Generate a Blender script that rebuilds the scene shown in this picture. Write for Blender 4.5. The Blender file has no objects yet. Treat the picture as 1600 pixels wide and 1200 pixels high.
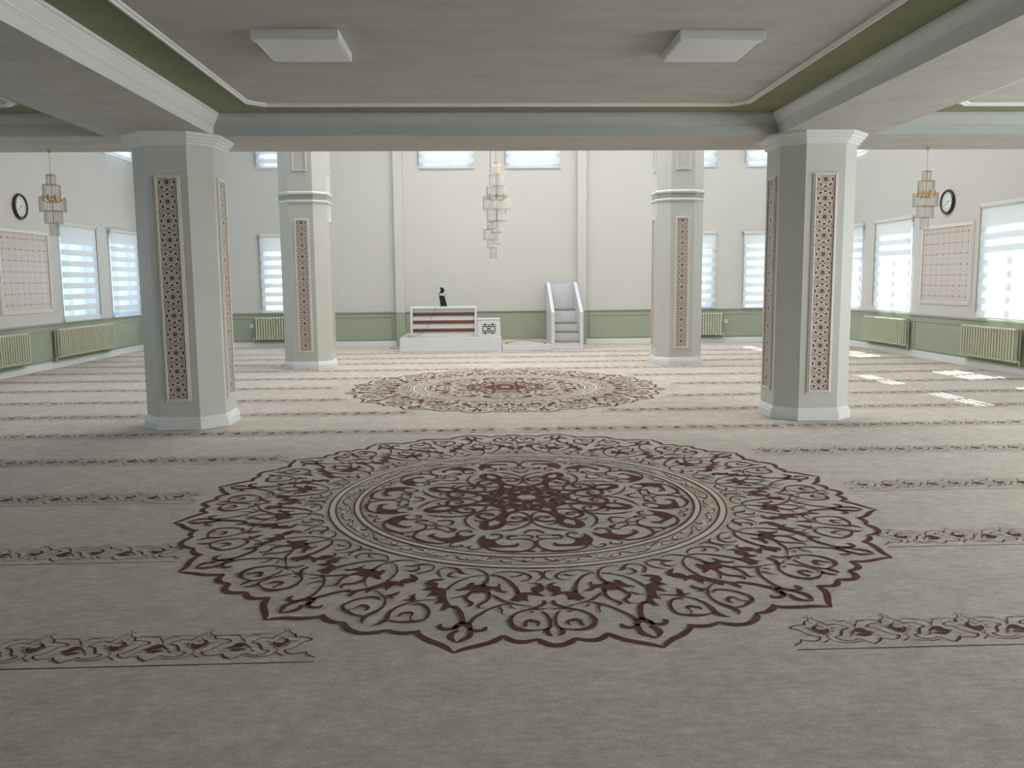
import bpy, math, random
from math import pi, sin, cos, radians
from mathutils import Vector, Matrix
random.seed(7)
COL = bpy.context.scene.collection

MED_STROKES = [[(1.0038,-10.81,9.8),(0.9919,-10.24,25.2),(0.9803,-9.36,31.5),(0.9696,-8.36,33.6),(0.9582,-7.42,33.6),(0.9444,-6.65,35.7),(0.9272,-6.06,19.5)],
 [(0.9272,-6.06,19.5),(0.94,-5.42,31.5),(0.9472,-4.93,33.6),(0.9521,-4.26,35.7),(0.9512,-3.41,31.5),(0.9461,-2.65,27.3),(0.9405,-2.06,17.1)],
 [(0.9405,-2.06,17.1),(0.9525,-1.62,35.7),(0.9609,-1.1,35.7),(0.9659,-0.57,35.7),(0.9674,-0.01,35.7)],
 [(1.0038,-10.81,9.8),(0.9878,-11.7,25.2),(0.9768,-12.6,31.5),(0.9702,-13.47,33.6),(0.9618,-14.41,33.6),(0.9508,-15.33,29.4),(0.9397,-15.96,27.3),(0.9297,-15.94,7.3)],
 [(0.9283,-15.87,6.1),(0.9403,-16.59,29.4),(0.9464,-17.38,31.5),(0.9486,-18.16,29.4),(0.9467,-18.95,25.2),(0.9428,-19.71,14.6)],
 [(0.9428,-19.71,14.6),(0.9521,-20.08,27.3),(0.9612,-20.76,31.5),(0.9684,-21.6,31.5),(0.9719,-22.72,29.4)],
 [(0.9153,-11.46,17.1),(0.931,-12,27.3),(0.9468,-11.91,27.3),(0.9648,-11.08,6.1)],
 [(0.9109,-10.28,14.6),(0.9281,-9.87,26.8),(0.9462,-10.11,27.3),(0.9661,-11.06,6.1)],
 [(0.8956,-11.75,17.1),(0.9099,-12.27,24.4),(0.9146,-12.93,26.8),(0.9117,-13.61,25.2),(0.9036,-14.03,22),(0.8954,-13.81,7.3)],
 [(0.9038,-10.36,14.6),(0.9125,-9.59,22),(0.9119,-8.77,26.8),(0.9041,-8.38,24.4),(0.8938,-8.36,9.8)],
 [(0.9128,-11.96,24.4),(0.8967,-11.89,31.5),(0.8864,-11.34,37.8),(0.893,-10.55,31.5),(0.9105,-10.07,19.5)],
 [(0.8872,-11.36,29.4),(0.8612,-11.8,25.2),(0.8387,-12.41,26.8),(0.82,-13.16,24.4),(0.8095,-13.99,24.4)],
 [(0.7348,-16.82,17.1),(0.7178,-16.75,14.6),(0.6922,-16.33,12.2),(0.673,-15.68,12.2),(0.6627,-15,11),(0.6487,-13.96,9.8),(0.6414,-12.89,9.8),(0.6382,-11.9,7.3)],
 [(0.6085,-17.13,3.7),(0.6033,-15.63,8.5),(0.6043,-14.07,11),(0.6148,-12.53,14.6),(0.6362,-11.32,14.6),(0.6607,-10.84,15.9),(0.6807,-11.03,22),(0.7002,-11.19,26.8)],
 [(0.7278,-12.17,26.8),(0.7451,-12.79,22),(0.7634,-12.92,19.5),(0.7779,-12.46,19.5),(0.789,-11.58,22),(0.8018,-11.58,17.1),(0.8081,-11.99,9.8),(0.8103,-12.58,2.4)],
 [(0.7328,-9.7,22),(0.7525,-9.33,19.5),(0.7746,-9.49,18.3),(0.792,-10.19,17.1),(0.8025,-10.43,18.3),(0.8115,-10.05,8.5),(0.8125,-9.38,2.4)],
 [(0.7521,-13.44,12.2),(0.7621,-13.87,12.2),(0.7725,-14.76,9.8),(0.7766,-15.28,4.9)],
 [(0.743,-8.88,9.8),(0.7554,-8.07,18.3),(0.7737,-6.74,17.1),(0.7834,-5.4,13.4),(0.7914,-4.11,9.8),(0.8005,-2.5,6.1)],
 [(0.6352,-10.64,9.8),(0.6348,-9.51,14.6),(0.6472,-7.83,17.1),(0.6754,-6.15,19.5),(0.708,-5.1,22),(0.7308,-4.82,24.4)],
 [(0.6351,-10.55,3.7),(0.6211,-9.69,8.5),(0.609,-8.01,11),(0.6091,-5.82,11),(0.6174,-3.81,13.4),(0.6327,-2.67,15.9),(0.6478,-2.62,13.4),(0.66,-3.46,9.8),(0.6603,-5.01,2.4)],
 [(0.6324,-7.01,2.4),(0.6384,-6.02,9.8),(0.6344,-5,15.9),(0.6267,-4.33,14.6)],
 [(0.607,-3.26,4.9),(0.6036,-1.79,11),(0.6104,-0.54,14.6),(0.6312,-0.12,14.6),(0.6485,-0.48,12.2),(0.6676,-1.69,3.7)],
 [(0.7687,-0.72,17.1),(0.7815,-0.73,22),(0.7939,-1.23,19.5),(0.8039,-2.13,22),(0.814,-3.12,17.1),(0.8201,-4.08,14.6),(0.8344,-4.88,14.6),(0.8483,-5.3,18.3),(0.8676,-5.46,24.4),(0.8862,-5.08,25.2),(0.8988,-4.43,29.4),(0.9058,-3.5,24.4),(0.9059,-2.38,12.2),(0.9027,-1.34,12.2),(0.9004,-0.82,14.6),(0.8868,-0.41,14.6),(0.8643,-0.33,15.9),(0.8448,-0.53,15.9),(0.8267,-1.01,13.4),(0.8204,-1.46,3.7)],
 [(0.808,-2.14,17.1),(0.8105,-1.06,9.8),(0.805,-0.05,3.7)],
 [(0.8877,-2.07,7.3),(0.8729,-1.85,17.1),(0.8652,-2.4,24.4),(0.8632,-3.05,26.8),(0.87,-3.47,19.5),(0.8802,-3.49,17.1),(0.8913,-3.6,19.5)],
 [(0.8241,-2.9,9.8),(0.8241,-2.66,19.5),(0.8217,-2.39,9.8)],
 [(0.8874,-10.57,22),(0.862,-10.28,17.1),(0.8371,-9.53,15.9),(0.8134,-8.58,14.6),(0.7976,-7.47,18.3),(0.7874,-6.4,14.6),(0.7899,-5.63,7.3)],
 [(0.8037,-7.3,17.1),(0.8176,-6.85,11),(0.8336,-6.75,7.3),(0.838,-6.26,2.4)],
 [(0.7962,-5.79,14.6),(0.8043,-5.39,11),(0.8082,-4.83,2.4)],
 [(0.6318,-21.94,9.8),(0.651,-21.22,15.9),(0.6713,-19.75,6.1)],
 [(0.6318,-21.94,9.8),(0.6137,-21.27,9.8),(0.6081,-19.89,11),(0.6119,-18.38,22),(0.6299,-17.05,24.4),(0.6368,-15.58,6.1),(0.6352,-14.9,2.4)],
 [(0.6278,-18.23,6.1),(0.6406,-18.92,15.9),(0.6558,-18.68,18.3),(0.6607,-17.73,11),(0.6591,-16.21,2.4)],
 [(0.8052,-21.83,7.3),(0.8061,-21.03,17.1),(0.8015,-20.5,24.4),(0.7981,-19.91,6.1)],
 [(0.7993,-20.5,25.2),(0.7835,-21.11,24.4),(0.7703,-21,3.7)],
 [(0.7879,-17.19,9.8),(0.7931,-18.41,11),(0.8049,-19.7,12.2),(0.8203,-20.69,12.2),(0.8414,-21.43,14.6),(0.8641,-21.67,17.1),(0.8841,-21.45,24.4),(0.9027,-21.09,25.2),(0.9172,-21.19,24.4),(0.9265,-21.45,13.4),(0.933,-21.92,2.4)],
 [(0.8235,-19.91,12.2),(0.8165,-19.07,19.5),(0.8204,-18.04,17.1),(0.8396,-16.91,17.1),(0.8626,-16.42,17.1),(0.8808,-16.47,17.1),(0.8926,-17.21,22),(0.8992,-18.18,24.4),(0.9056,-19.37,14.6),(0.9046,-20.67,14.6)],
 [(0.8818,-19.97,12.2),(0.871,-20.04,17.1),(0.8623,-19.47,22),(0.8602,-18.8,19.5),(0.8705,-18.5,11),(0.8823,-18.41,8.5),(0.8922,-17.91,8.5)],
 [(0.2491,-27.38,15.6),(0.2469,-31.86,18.2),(0.2404,-37.47,20.8),(0.2247,-41.43,20.8),(0.2072,-41.03,18.2),(0.1973,-35.17,23.4),(0.2022,-32.17,5.2)],
 [(0.2727,-35.2,10.4),(0.2662,-31.33,15.6),(0.2637,-28.68,13)],
 [(0.2377,-15.42,10.4),(0.2419,-12.32,20.8),(0.2397,-7.65,31.2),(0.2217,-4.31,23.4),(0.2003,-6.24,20.8),(0.1953,-11.67,18.2),(0.2074,-15.09,18.2),(0.2169,-10.78,15.6),(0.2148,-8.98,5.2)],
 [(0.2663,-14.84,6.5),(0.2684,-10.93,11.7),(0.2607,-7.71,3.9)],
 [(0.1626,-17.16,7.8),(0.1532,-8.68,15.6),(0.1733,-2.66,18.2),(0.2037,-0.55,16.9),(0.2299,-0.28,18.2),(0.2552,-1.65,16.9),(0.2831,-4.99,18.2),(0.3059,-9.55,18.2),(0.3247,-14.24,13),(0.3396,-18.64,3.9)],
 [(0.3134,-11.85,13),(0.3268,-9.61,2.6)],
 [(0.115,-41.73,18.2),(0.0849,-38.19,23.4),(0.0827,-20.96,26),(0.1105,-6.44,31.2),(0.1157,0.42,31.2)],
 [(0.0902,-29.57,18.2),(0.1265,-13.65,33.8),(0.127,-0.43,26)],
 [(0.3954,-14.73,15.6),(0.3806,-13.4,18.2),(0.365,-13.31,15.6),(0.3526,-15.13,18.2),(0.3537,-17.28,15.6),(0.3624,-17.88,15.6),(0.3635,-16.23,3.9)],
 [(0.4486,-16.89,10.4),(0.4644,-15.19,18.2),(0.474,-12.92,18.2),(0.4786,-10.24,20.8),(0.4788,-7.06,28.6),(0.4728,-3.92,20.8),(0.4551,-1.7,19.5),(0.4345,-0.52,19.5),(0.4186,-0.21,18.2),(0.3994,-0.85,15.6),(0.3863,-2.92,13),(0.3828,-6.23,10.4),(0.3874,-9.74,15.6),(0.3739,-10.58,18.2),(0.3619,-9.67,33.8),(0.3605,-7.02,18.2)],
 [(0.4728,-3.28,7.8),(0.4731,-1.57,23.4),(0.4784,-0.65,3.9)],
 [(0.3426,-4.4,13),(0.3251,-3.45,18.2),(0.3134,-1.7,20.8),(0.3108,-0.1,20.8)],
 [(0.3565,-7.06,7.8),(0.3547,-3.76,11.7),(0.3573,-1.37,14.3),(0.3687,-0.96,14.3),(0.3797,-2.08,11.7),(0.3781,-5.42,3.9)],
 [(0.4658,-17.42,7.8),(0.4783,-18.29,11.7),(0.4773,-20.13,13),(0.4697,-21.42,11.7),(0.4607,-21.15,15.6),(0.4608,-19.84,3.9)]]
MED_FILLS = [[(0.7326,-16.88),(0.7545,-16.38),(0.7794,-15.63),(0.8026,-14.58),(0.8188,-13.49),(0.8158,-14.43),(0.8325,-14.71),(0.8387,-15.37),(0.8135,-15.37),(0.7929,-15.71),(0.8009,-16.19),(0.8095,-16.83),(0.792,-16.81),(0.7672,-17.47),(0.7641,-17.92),(0.7703,-18.38),(0.7819,-19.03),(0.7582,-18.89),(0.74,-19.09),(0.7492,-20.84),(0.732,-20.2),(0.7267,-19.44),(0.7251,-18.56),(0.7275,-17.56)],
 [(0.7305,-19.4),(0.7277,-20.35),(0.7144,-21.4),(0.6974,-21.63),(0.6872,-20.99),(0.6782,-19.94),(0.6759,-18.47),(0.6883,-19.59),(0.6979,-20.43),(0.7038,-19.24),(0.7174,-18.88),(0.7279,-19.09)],
 [(0.7285,-15.48),(0.7172,-14.39),(0.7035,-14.07),(0.6859,-13.81),(0.6817,-12.93),(0.6958,-12.7),(0.6902,-11.51),(0.6962,-10.17),(0.6985,-9.38),(0.6955,-8.49),(0.6799,-8.68),(0.6841,-8.06),(0.7053,-7.94),(0.7188,-7.46),(0.7247,-6.34),(0.7322,-7.15),(0.726,-7.91),(0.7153,-8.59),(0.7121,-9.74),(0.739,-9.28),(0.7396,-9.69),(0.7334,-10.13),(0.7314,-10.87),(0.7368,-11.37),(0.7302,-12.2),(0.7233,-12.91),(0.7297,-14.11),(0.7322,-15.1)],
 [(0.7218,-5.06),(0.7284,-4.54),(0.726,-3.76),(0.7261,-2.62),(0.7216,-2.32),(0.7077,-2.58),(0.6985,-2.41),(0.6917,-1.48),(0.6823,-1.28),(0.6772,-2.05),(0.677,-3.15),(0.6725,-1.71),(0.6802,-0.64),(0.6994,-0.15),(0.7178,-0.42),(0.7287,-1.34),(0.7356,-0.95),(0.7449,-0.38),(0.7453,-1.28),(0.7396,-2.22),(0.7328,-2.77),(0.7439,-3.2),(0.7615,-3.21),(0.7723,-2.96),(0.768,-3.61),(0.7637,-4.01),(0.7754,-4.52),(0.7705,-5.18),(0.7666,-5.92),(0.751,-5.38),(0.7354,-5.16)],
 [(0.9008,-1.34),(0.9153,-1.24),(0.9261,-0.94),(0.9318,-0.28),(0.9211,-0.52),(0.9067,-0.59),(0.8958,-0.64)],
 [(0.3286,-22.26),(0.3151,-17.86),(0.286,-15.55),(0.254,-15.47),(0.2235,-18.12),(0.1824,-18.18),(0.1559,-15.47),(0.1678,-21.81),(0.1076,-38.48),(0.1174,-42.09),(0.1833,-25.89),(0.2189,-25.46),(0.249,-28.42),(0.2823,-29.15)],
 [(0.3673,-20.66),(0.3862,-21.1),(0.4119,-20.83),(0.4296,-19.81),(0.448,-18),(0.4658,-17.42),(0.4482,-16.67),(0.4536,-15.07),(0.4508,-11.91),(0.4461,-8.53),(0.4424,-6.49),(0.4316,-5.75),(0.4156,-5.98),(0.416,-6.97),(0.4267,-6.99),(0.4332,-8.96),(0.4355,-11.55),(0.4267,-13.24),(0.4118,-14.45),(0.3923,-14.56),(0.3954,-16.66),(0.3932,-18.72)]]
MED_HOLES = [[(0.2745,-25.44),(0.2442,-21.35),(0.2678,-19.11),(0.2996,-22.86)]]
BAND_STROKES = [[(-0.2168,0.2316,8),(-0.2355,0.2423,8),(-0.2628,0.2437,7),(-0.2842,0.2221,8),(-0.2945,0.2002,11),(-0.2704,0.1894,12),(-0.2548,0.1697,16),(-0.2402,0.1379,16),(-0.2331,0.1253,9),(-0.2044,0.1147,9),(-0.2086,0.0997,11),(-0.2224,0.0824,8),(-0.2461,0.0747,7),(-0.273,0.079,7),(-0.2945,0.092,8),(-0.3114,0.0691,7),(-0.3375,0.044,9),(-0.3694,0.0661,12),(-0.3821,0.0785,12),(-0.3835,0.0965,3)],
 [(-0.2168,0.2316,8),(-0.2082,0.2639,8),(-0.1917,0.2863,7),(-0.1756,0.3125,7)],
 [(-0.1902,0.3221,9),(-0.1773,0.3262,5)],
 [(-0.1767,0.3419,10),(-0.1654,0.3414,5)],
 [(-0.1587,0.3232,10),(-0.1473,0.328,5)],
 [(-0.1683,0.3291,5),(-0.1595,0.3015,7),(-0.1447,0.2839,8),(-0.1301,0.2731,13),(-0.1224,0.243,12),(-0.1121,0.2458,8),(-0.0869,0.2412,8),(-0.0604,0.2301,10),(-0.0477,0.2132,14),(-0.0552,0.204,10),(-0.0749,0.1954,7),(-0.0878,0.1675,8),(-0.1051,0.1372,8),(-0.1275,0.1199,9),(-0.139,0.1132,14),(-0.1292,0.0927,12),(-0.105,0.0765,9),(-0.0802,0.0813,8),(-0.0586,0.0892,7),(-0.0487,0.0917,11),(-0.0387,0.0672,11),(-0.0176,0.0514,11),(-0.0018,0.0359,8)],
 [(-0.3134,0.2826,4),(-0.2924,0.2748,12),(-0.2685,0.2883,7),(-0.2398,0.2821,5),(-0.2133,0.2741,4)],
 [(-0.3108,0.2725,5),(-0.3247,0.2534,6),(-0.3376,0.2313,5)],
 [(-0.4053,0.2806,6),(-0.3796,0.276,12),(-0.3557,0.2781,4)],
 [(-0.3676,0.2721,5),(-0.3448,0.2381,9),(-0.3242,0.2017,9)],
 [(-0.4602,0.2735,5),(-0.4408,0.2811,6),(-0.4057,0.282,6)],
 [(-0.243,0.2071,3),(-0.2163,0.1962,12)],
 [(-0.2251,0.1776,3),(-0.2075,0.1704,12)],
 [(-0.1959,0.2111,7),(-0.1787,0.2296,9),(-0.1631,0.2321,9)],
 [(-0.1918,0.263,4),(-0.17,0.2389,8)],
 [(-0.1586,0.2482,5),(-0.1473,0.2707,4)],
 [(-0.1475,0.1394,6),(-0.1361,0.1826,8),(-0.1221,0.2042,8),(-0.1019,0.2096,4)],
 [(-0.1995,0.1482,4),(-0.1738,0.1284,6)],
 [(-0.1778,0.1176,8),(-0.1667,0.1201,14)],
 [(-0.2893,0.1404,6),(-0.2661,0.1117,12)],
 [(-0.4108,0.1099,5),(-0.3864,0.1239,6)],
 [(-0.2932,0.0682,5),(-0.2614,0.0548,8),(-0.2311,0.0562,7),(-0.1919,0.0631,5),(-0.1738,0.095,6),(-0.1697,0.1221,5)],
 [(-0.1745,0.098,8),(-0.1605,0.0823,7),(-0.144,0.0666,12),(-0.1289,0.057,3)]]
BAND_FILLS = [[(-0.2082,0.1958),(-0.1936,0.2014),(-0.1925,0.1854),(-0.1805,0.1912),(-0.1637,0.1872),(-0.1565,0.2027),(-0.1693,0.2356),(-0.1515,0.2282),(-0.1349,0.2016),(-0.1468,0.1831),(-0.1571,0.1585),(-0.1681,0.1373),(-0.1869,0.1507),(-0.2021,0.1702)],
 [(-0.3928,0.1456),(-0.3628,0.1689),(-0.3601,0.1876),(-0.3422,0.1994),(-0.3189,0.1919),(-0.3013,0.1658),(-0.2768,0.1428),(-0.2989,0.147),(-0.3128,0.1695),(-0.321,0.1606),(-0.3361,0.1489),(-0.3521,0.1497),(-0.3565,0.1376)],
 [(-0.3706,0.1322),(-0.3415,0.1399),(-0.3158,0.1417),(-0.2966,0.1285),(-0.316,0.1234),(-0.3337,0.1121),(-0.3565,0.1193)]]
BAND_PERIOD = 0.3376



# ------------------------------------------------------------------ camera
H = 1.5
YAW, PITCH, ROLL, FPX = radians(2.09), radians(6.93), radians(-0.50), 1332.3
def make_camera():
    cy, sy, cp, sp = cos(YAW), sin(YAW), cos(PITCH), sin(PITCH)
    f = Vector((sy*cp, cy*cp, -sp)); r = Vector((cy, -sy, 0)); u = r.cross(f)
    r2 = cos(ROLL)*r + sin(ROLL)*u; u2 = -sin(ROLL)*r + cos(ROLL)*u
    cam = bpy.data.cameras.new('camera'); o = bpy.data.objects.new('camera', cam); COL.objects.link(o)
    m = Matrix(((r2.x, u2.x, -f.x, 0), (r2.y, u2.y, -f.y, 0), (r2.z, u2.z, -f.z, H), (0, 0, 0, 1)))
    o.matrix_world = m
    cam.sensor_fit = 'HORIZONTAL'; cam.sensor_width = 36; cam.lens = FPX/1600*36
    cam.clip_end = 200; cam.clip_start = 0.05
    bpy.context.scene.camera = o
make_camera()

# ------------------------------------------------------------------ materials
def rgb(r, g, b):
    f = lambda c: (c/255/12.92) if c <= 10 else ((c/255+0.055)/1.055)**2.4
    return (f(r), f(g), f(b), 1)
def new_mat(name):
    m = bpy.data.materials.new(name); m.use_nodes = True
    nt = m.node_tree; nt.nodes.clear()
    out = nt.nodes.new('ShaderNodeOutputMaterial')
    return m, nt, out
def simple(name, col, rough=0.6, metal=0.0, var=0.0, scale=6.0, bump=0.0, bscale=60.0, spec=0.5, stretch=(1, 1, 1), var2=0.0, scale2=1.0):
    m, nt, out = new_mat(name)
    p = nt.nodes.new('ShaderNodeBsdfPrincipled')
    p.inputs['Base Color'].default_value = col; p.inputs['Roughness'].default_value = rough
    p.inputs['Metallic'].default_value = metal; p.inputs['Specular IOR Level'].default_value = spec
    nt.links.new(p.outputs[0], out.inputs[0])
    if var or bump:
        tc = nt.nodes.new('ShaderNodeTexCoord'); mp = nt.nodes.new('ShaderNodeMapping')
        mp.inputs['Scale'].default_value = stretch
        nt.links.new(tc.outputs['Object'], mp.inputs[0])
    if var:
        cur = None
        for sc, v in ((scale, var), (scale2, var2)):
            if not v: continue
            n = nt.nodes.new('ShaderNodeTexNoise'); n.inputs['Scale'].default_value = sc; n.inputs['Detail'].default_value = 5
            nt.links.new(mp.outputs[0], n.inputs['Vector'])
            r = nt.nodes.new('ShaderNodeMapRange'); r.inputs['From Min'].default_value = 0.3; r.inputs['From Max'].default_value = 0.7
            r.inputs['To Min'].default_value = 1-v; r.inputs['To Max'].default_value = 1+v
            nt.links.new(n.outputs[0], r.inputs['Value'])
            mx = nt.nodes.new('ShaderNodeVectorMath'); mx.operation = 'SCALE'
            if cur is None: mx.inputs[0].default_value = col[:3]
            else: nt.links.new(cur, mx.inputs[0])
            nt.links.new(r.outputs[0], mx.inputs['Scale']); cur = mx.outputs[0]
        nt.links.new(cur, p.inputs['Base Color'])
    if bump:
        n = nt.nodes.new('ShaderNodeTexNoise'); n.inputs['Scale'].default_value = bscale; n.inputs['Detail'].default_value = 3
        nt.links.new(mp.outputs[0], n.inputs['Vector'])
        b = nt.nodes.new('ShaderNodeBump'); b.inputs['Strength'].default_value = bump; b.inputs['Distance'].default_value = 0.01
        nt.links.new(n.outputs[0], b.inputs['Height']); nt.links.new(b.outputs[0], p.inputs['Normal'])
    return m

WALLC = rgb(201, 200, 195)
GREENC = rgb(156, 163, 144)
M = {}
M['green'] = simple('sage_paint', GREENC, 0.55)
M['white_plaster'] = simple('white_plaster', rgb(180, 178, 171), 0.8, var=0.08, scale=2.2, bump=0.25, bscale=35, stretch=(1, 2.2, 1), var2=0.03, scale2=14)
M['green_plaster'] = simple('green_plaster', rgb(128, 134, 104), 0.8, var=0.10, scale=2.5, bump=0.25, bscale=35)
M['white_trim'] = simple('white_trim', rgb(216, 218, 216), 0.45)
M['shade_trim'] = simple('cross_beam_shade', rgb(176, 179, 176), 0.5)  # same trim paint, darkened to put the cross beam's shade into its colour
M['col_paint'] = simple('column_paint', rgb(198, 198, 191), 0.55, var=0.02, scale=5)
M['base_white'] = simple('baseboard_white', rgb(222, 224, 224), 0.4)
M['carpet'] = None
M['brown'] = simple('carpet_brown', rgb(114, 80, 74), 0.95, var=0.22, scale=40, stretch=(1, 3, 1), spec=0.05, bump=.5, bscale=260)
M['cream'] = simple('carpet_cream', rgb(226, 217, 200), 0.95, var=0.06, scale=50, spec=0.05)
M['board_white'] = simple('board_white', rgb(214, 217, 220), 0.4)
M['wood'] = simple('wood_slat', rgb(102, 66, 36), 0.5, var=0.35, scale=6, stretch=(1, 8, 8))
M['black'] = simple('black_plastic', rgb(16, 16, 17), 0.5)
M['gold'] = simple('gold_metal', (0.66, 0.44, 0.15, 1), 0.25, metal=1.0)
M['steel'] = simple('steel', (0.42, 0.42, 0.40, 1), 0.35, metal=1.0)
M['radiator'] = simple('radiator_enamel', rgb(200, 203, 180), 0.38)
M['burgundy'] = simple('burgundy_lacquer', rgb(64, 18, 28), 0.25)
M['clock_face'] = simple('clock_face', rgb(212, 222, 220), 0.4)
M['dark'] = simple('dark_void', rgb(40, 27, 18), 0.8)
M['lamp_white'] = simple('lamp_housing', rgb(205, 205, 208), 0.35)
M['diffuser'] = simple('lamp_diffuser', rgb(206, 206, 210), 0.3)
M['cassette'] = simple('blind_cassette', rgb(214, 216, 210), 0.35)
M['chain'] = simple('blind_chain', rgb(120, 122, 118), 0.4)
M['pvc'] = simple('window_pvc', rgb(196, 206, 224), 0.35)
M['socket'] = simple('socket_plastic', rgb(232, 232, 230), 0.35)
M['cream_trim'] = simple('cream_frame', rgb(222, 219, 207), 0.45)
M['tile_bg'] = simple('tile_tan', rgb(178, 164, 150), 0.28, var=0.08, scale=30)
M['tile_line'] = simple('tile_line', rgb(236, 228, 216), 0.3)
M['tile_dark'] = simple('tile_dark', rgb(62, 42, 38), 0.28)
M['tile_red'] = simple('tile_red', rgb(84, 28, 20), 0.28)
M['tile_grey'] = simple('tile_grey', rgb(146, 136, 118), 0.28)
M['ptile_bg'] = simple('panel_tile_ground', rgb(205, 198, 191), 0.25)
M['ptile_line'] = simple('panel_tile_line', rgb(172, 152, 142), 0.25)
M['ptile_dark'] = simple('panel_tile_motif', rgb(158, 136, 126), 0.25)

def wall_mat():
    m, nt, out = new_mat('painted_wall')
    p = nt.nodes.new('ShaderNodeBsdfPrincipled'); p.inputs['Roughness'].default_value = 0.7
    g = nt.nodes.new('ShaderNodeNewGeometry'); s = nt.nodes.new('ShaderNodeSeparateXYZ')
    nt.links.new(g.outputs['Position'], s.inputs[0])
    c = nt.nodes.new('ShaderNodeMath'); c.operation = 'GREATER_THAN'; c.inputs[1].default_value = 0.79
    nt.links.new(s.outputs['Z'], c.inputs[0])
    mix = nt.nodes.new('ShaderNodeMix'); mix.data_type = 'RGBA'
    mix.inputs['A'].default_value = GREENC; mix.inputs['B'].default_value = WALLC
    nt.links.new(c.outputs[0], mix.inputs['Factor'])
    n = nt.nodes.new('ShaderNodeTexNoise'); n.inputs['Scale'].default_value = 1.2; n.inputs['Detail'].default_value = 4
    nt.links.new(g.outputs['Position'], n.inputs['Vector'])
    r = nt.nodes.new('ShaderNodeMapRange'); r.inputs['To Min'].default_value = 0.97; r.inputs['To Max'].default_value = 1.03
    nt.links.new(n.outputs[0], r.inputs['Value'])
    v = nt.nodes.new('ShaderNodeVectorMath'); v.operation = 'SCALE'
    nt.links.new(mix.outputs['Result'], v.inputs[0]); nt.links.new(r.outputs[0], v.inputs['Scale'])
    nt.links.new(v.outputs[0], p.inputs['Base Color']); nt.links.new(p.outputs[0], out.inputs[0])
    return m
M['wall'] = wall_mat()

def carpet_mat():
    m, nt, out = new_mat('carpet_pile')
    p = nt.nodes.new('ShaderNodeBsdfPrincipled'); p.inputs['Roughness'].default_value = 0.95
    p.inputs['Specular IOR Level'].default_value = 0.05
    try:
        p.inputs['Sheen Weight'].default_value = 0.25; p.inputs['Sheen Roughness'].default_value = 0.5
    except Exception: pass
    tc = nt.nodes.new('ShaderNodeTexCoord')
    def noise(stretch, scale, detail, lo, hi):
        mp = nt.nodes.new('ShaderNodeMapping'); mp.inputs['Scale'].default_value = stretch
        nt.links.new(tc.outputs['Object'], mp.inputs[0])
        n = nt.nodes.new('ShaderNodeTexNoise'); n.inputs['Scale'].default_value = scale; n.inputs['Detail'].default_value = detail
        n.inputs['Roughness'].default_value = 0.65
        nt.links.new(mp.outputs[0], n.inputs['Vector'])
        r = nt.nodes.new('ShaderNodeMapRange'); r.inputs['From Min'].default_value = 0.3; r.inputs['From Max'].default_value = 0.7
        r.inputs['To Min'].default_value = lo; r.inputs['To Max'].default_value = hi
        nt.links.new(n.outputs[0], r.inputs['Value']); return n, r
    cr = nt.nodes.new('ShaderNodeMix'); cr.data_type = 'RGBA'
    cr.inputs['A'].default_value = rgb(192, 186, 172); cr.inputs['B'].default_value = rgb(207, 195, 183)
    n0, r0 = noise((0.6, 1.6, 1), 1.5, 4, 0, 1)
    nt.links.new(r0.outputs[0], cr.inputs['Factor'])
    cur = cr.outputs['Result']
    for args in (((1, 1.3, 1), 5, 8, 0.88, 1.12), ((0.8, 2.0, 1), 16, 8, 0.80, 1.20), ((1, 3.0, 1), 60, 6, 0.76, 1.24), ((1, 1.5, 1), 240, 3, 0.75, 1.25)):
        n, r = noise(*args)
        v = nt.nodes.new('ShaderNodeVectorMath'); v.operation = 'SCALE'
        nt.links.new(cur, v.inputs[0]); nt.links.new(r.outputs[0], v.inputs['Scale']); cur = v.outputs[0]
    nt.links.new(cur, p.inputs['Base Color'])
    nb, _ = noise((1, 2.0, 1), 130, 4, 0, 1)
    b = nt.nodes.new('ShaderNodeBump'); b.inputs['Strength'].default_value = 0.6; b.inputs['Distance'].default_value = 0.008
    nt.links.new(nb.outputs[0], b.inputs['Height']); nt.links.new(b.outputs[0], p.inputs['Normal'])
    nt.links.new(p.outputs[0], out.inputs[0])
    return m
M['carpet'] = carpet_mat()

def fabric(name, transp, transl, col):
    m, nt, out = new_mat(name)
    t = nt.nodes.new('ShaderNodeBsdfTransparent'); t.inputs[0].default_value = (0.97, 0.985, 1, 1)
    l = nt.nodes.new('ShaderNodeBsdfTranslucent'); l.inputs[0].default_value = col
    d = nt.nodes.new('ShaderNodeBsdfDiffuse'); d.inputs[0].default_value = col
    a = nt.nodes.new('ShaderNodeMixShader'); a.inputs[0].default_value = transl
    nt.links.new(d.outputs[0], a.inputs[1]); nt.links.new(l.outputs[0], a.inputs[2])
    b = nt.nodes.new('ShaderNodeMixShader'); b.inputs[0].default_value = transp
    nt.links.new(a.outputs[0], b.inputs[1]); nt.links.new(t.outputs[0], b.inputs[2])
    nt.links.new(b.outputs[0], out.inputs[0])
    return m
M['sheer'] = fabric('sheer_band', 0.50, 0.5, rgb(226, 234, 246))
M['opaque'] = fabric('woven_band', 0.0, 0.11, rgb(222, 228, 228))

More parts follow.
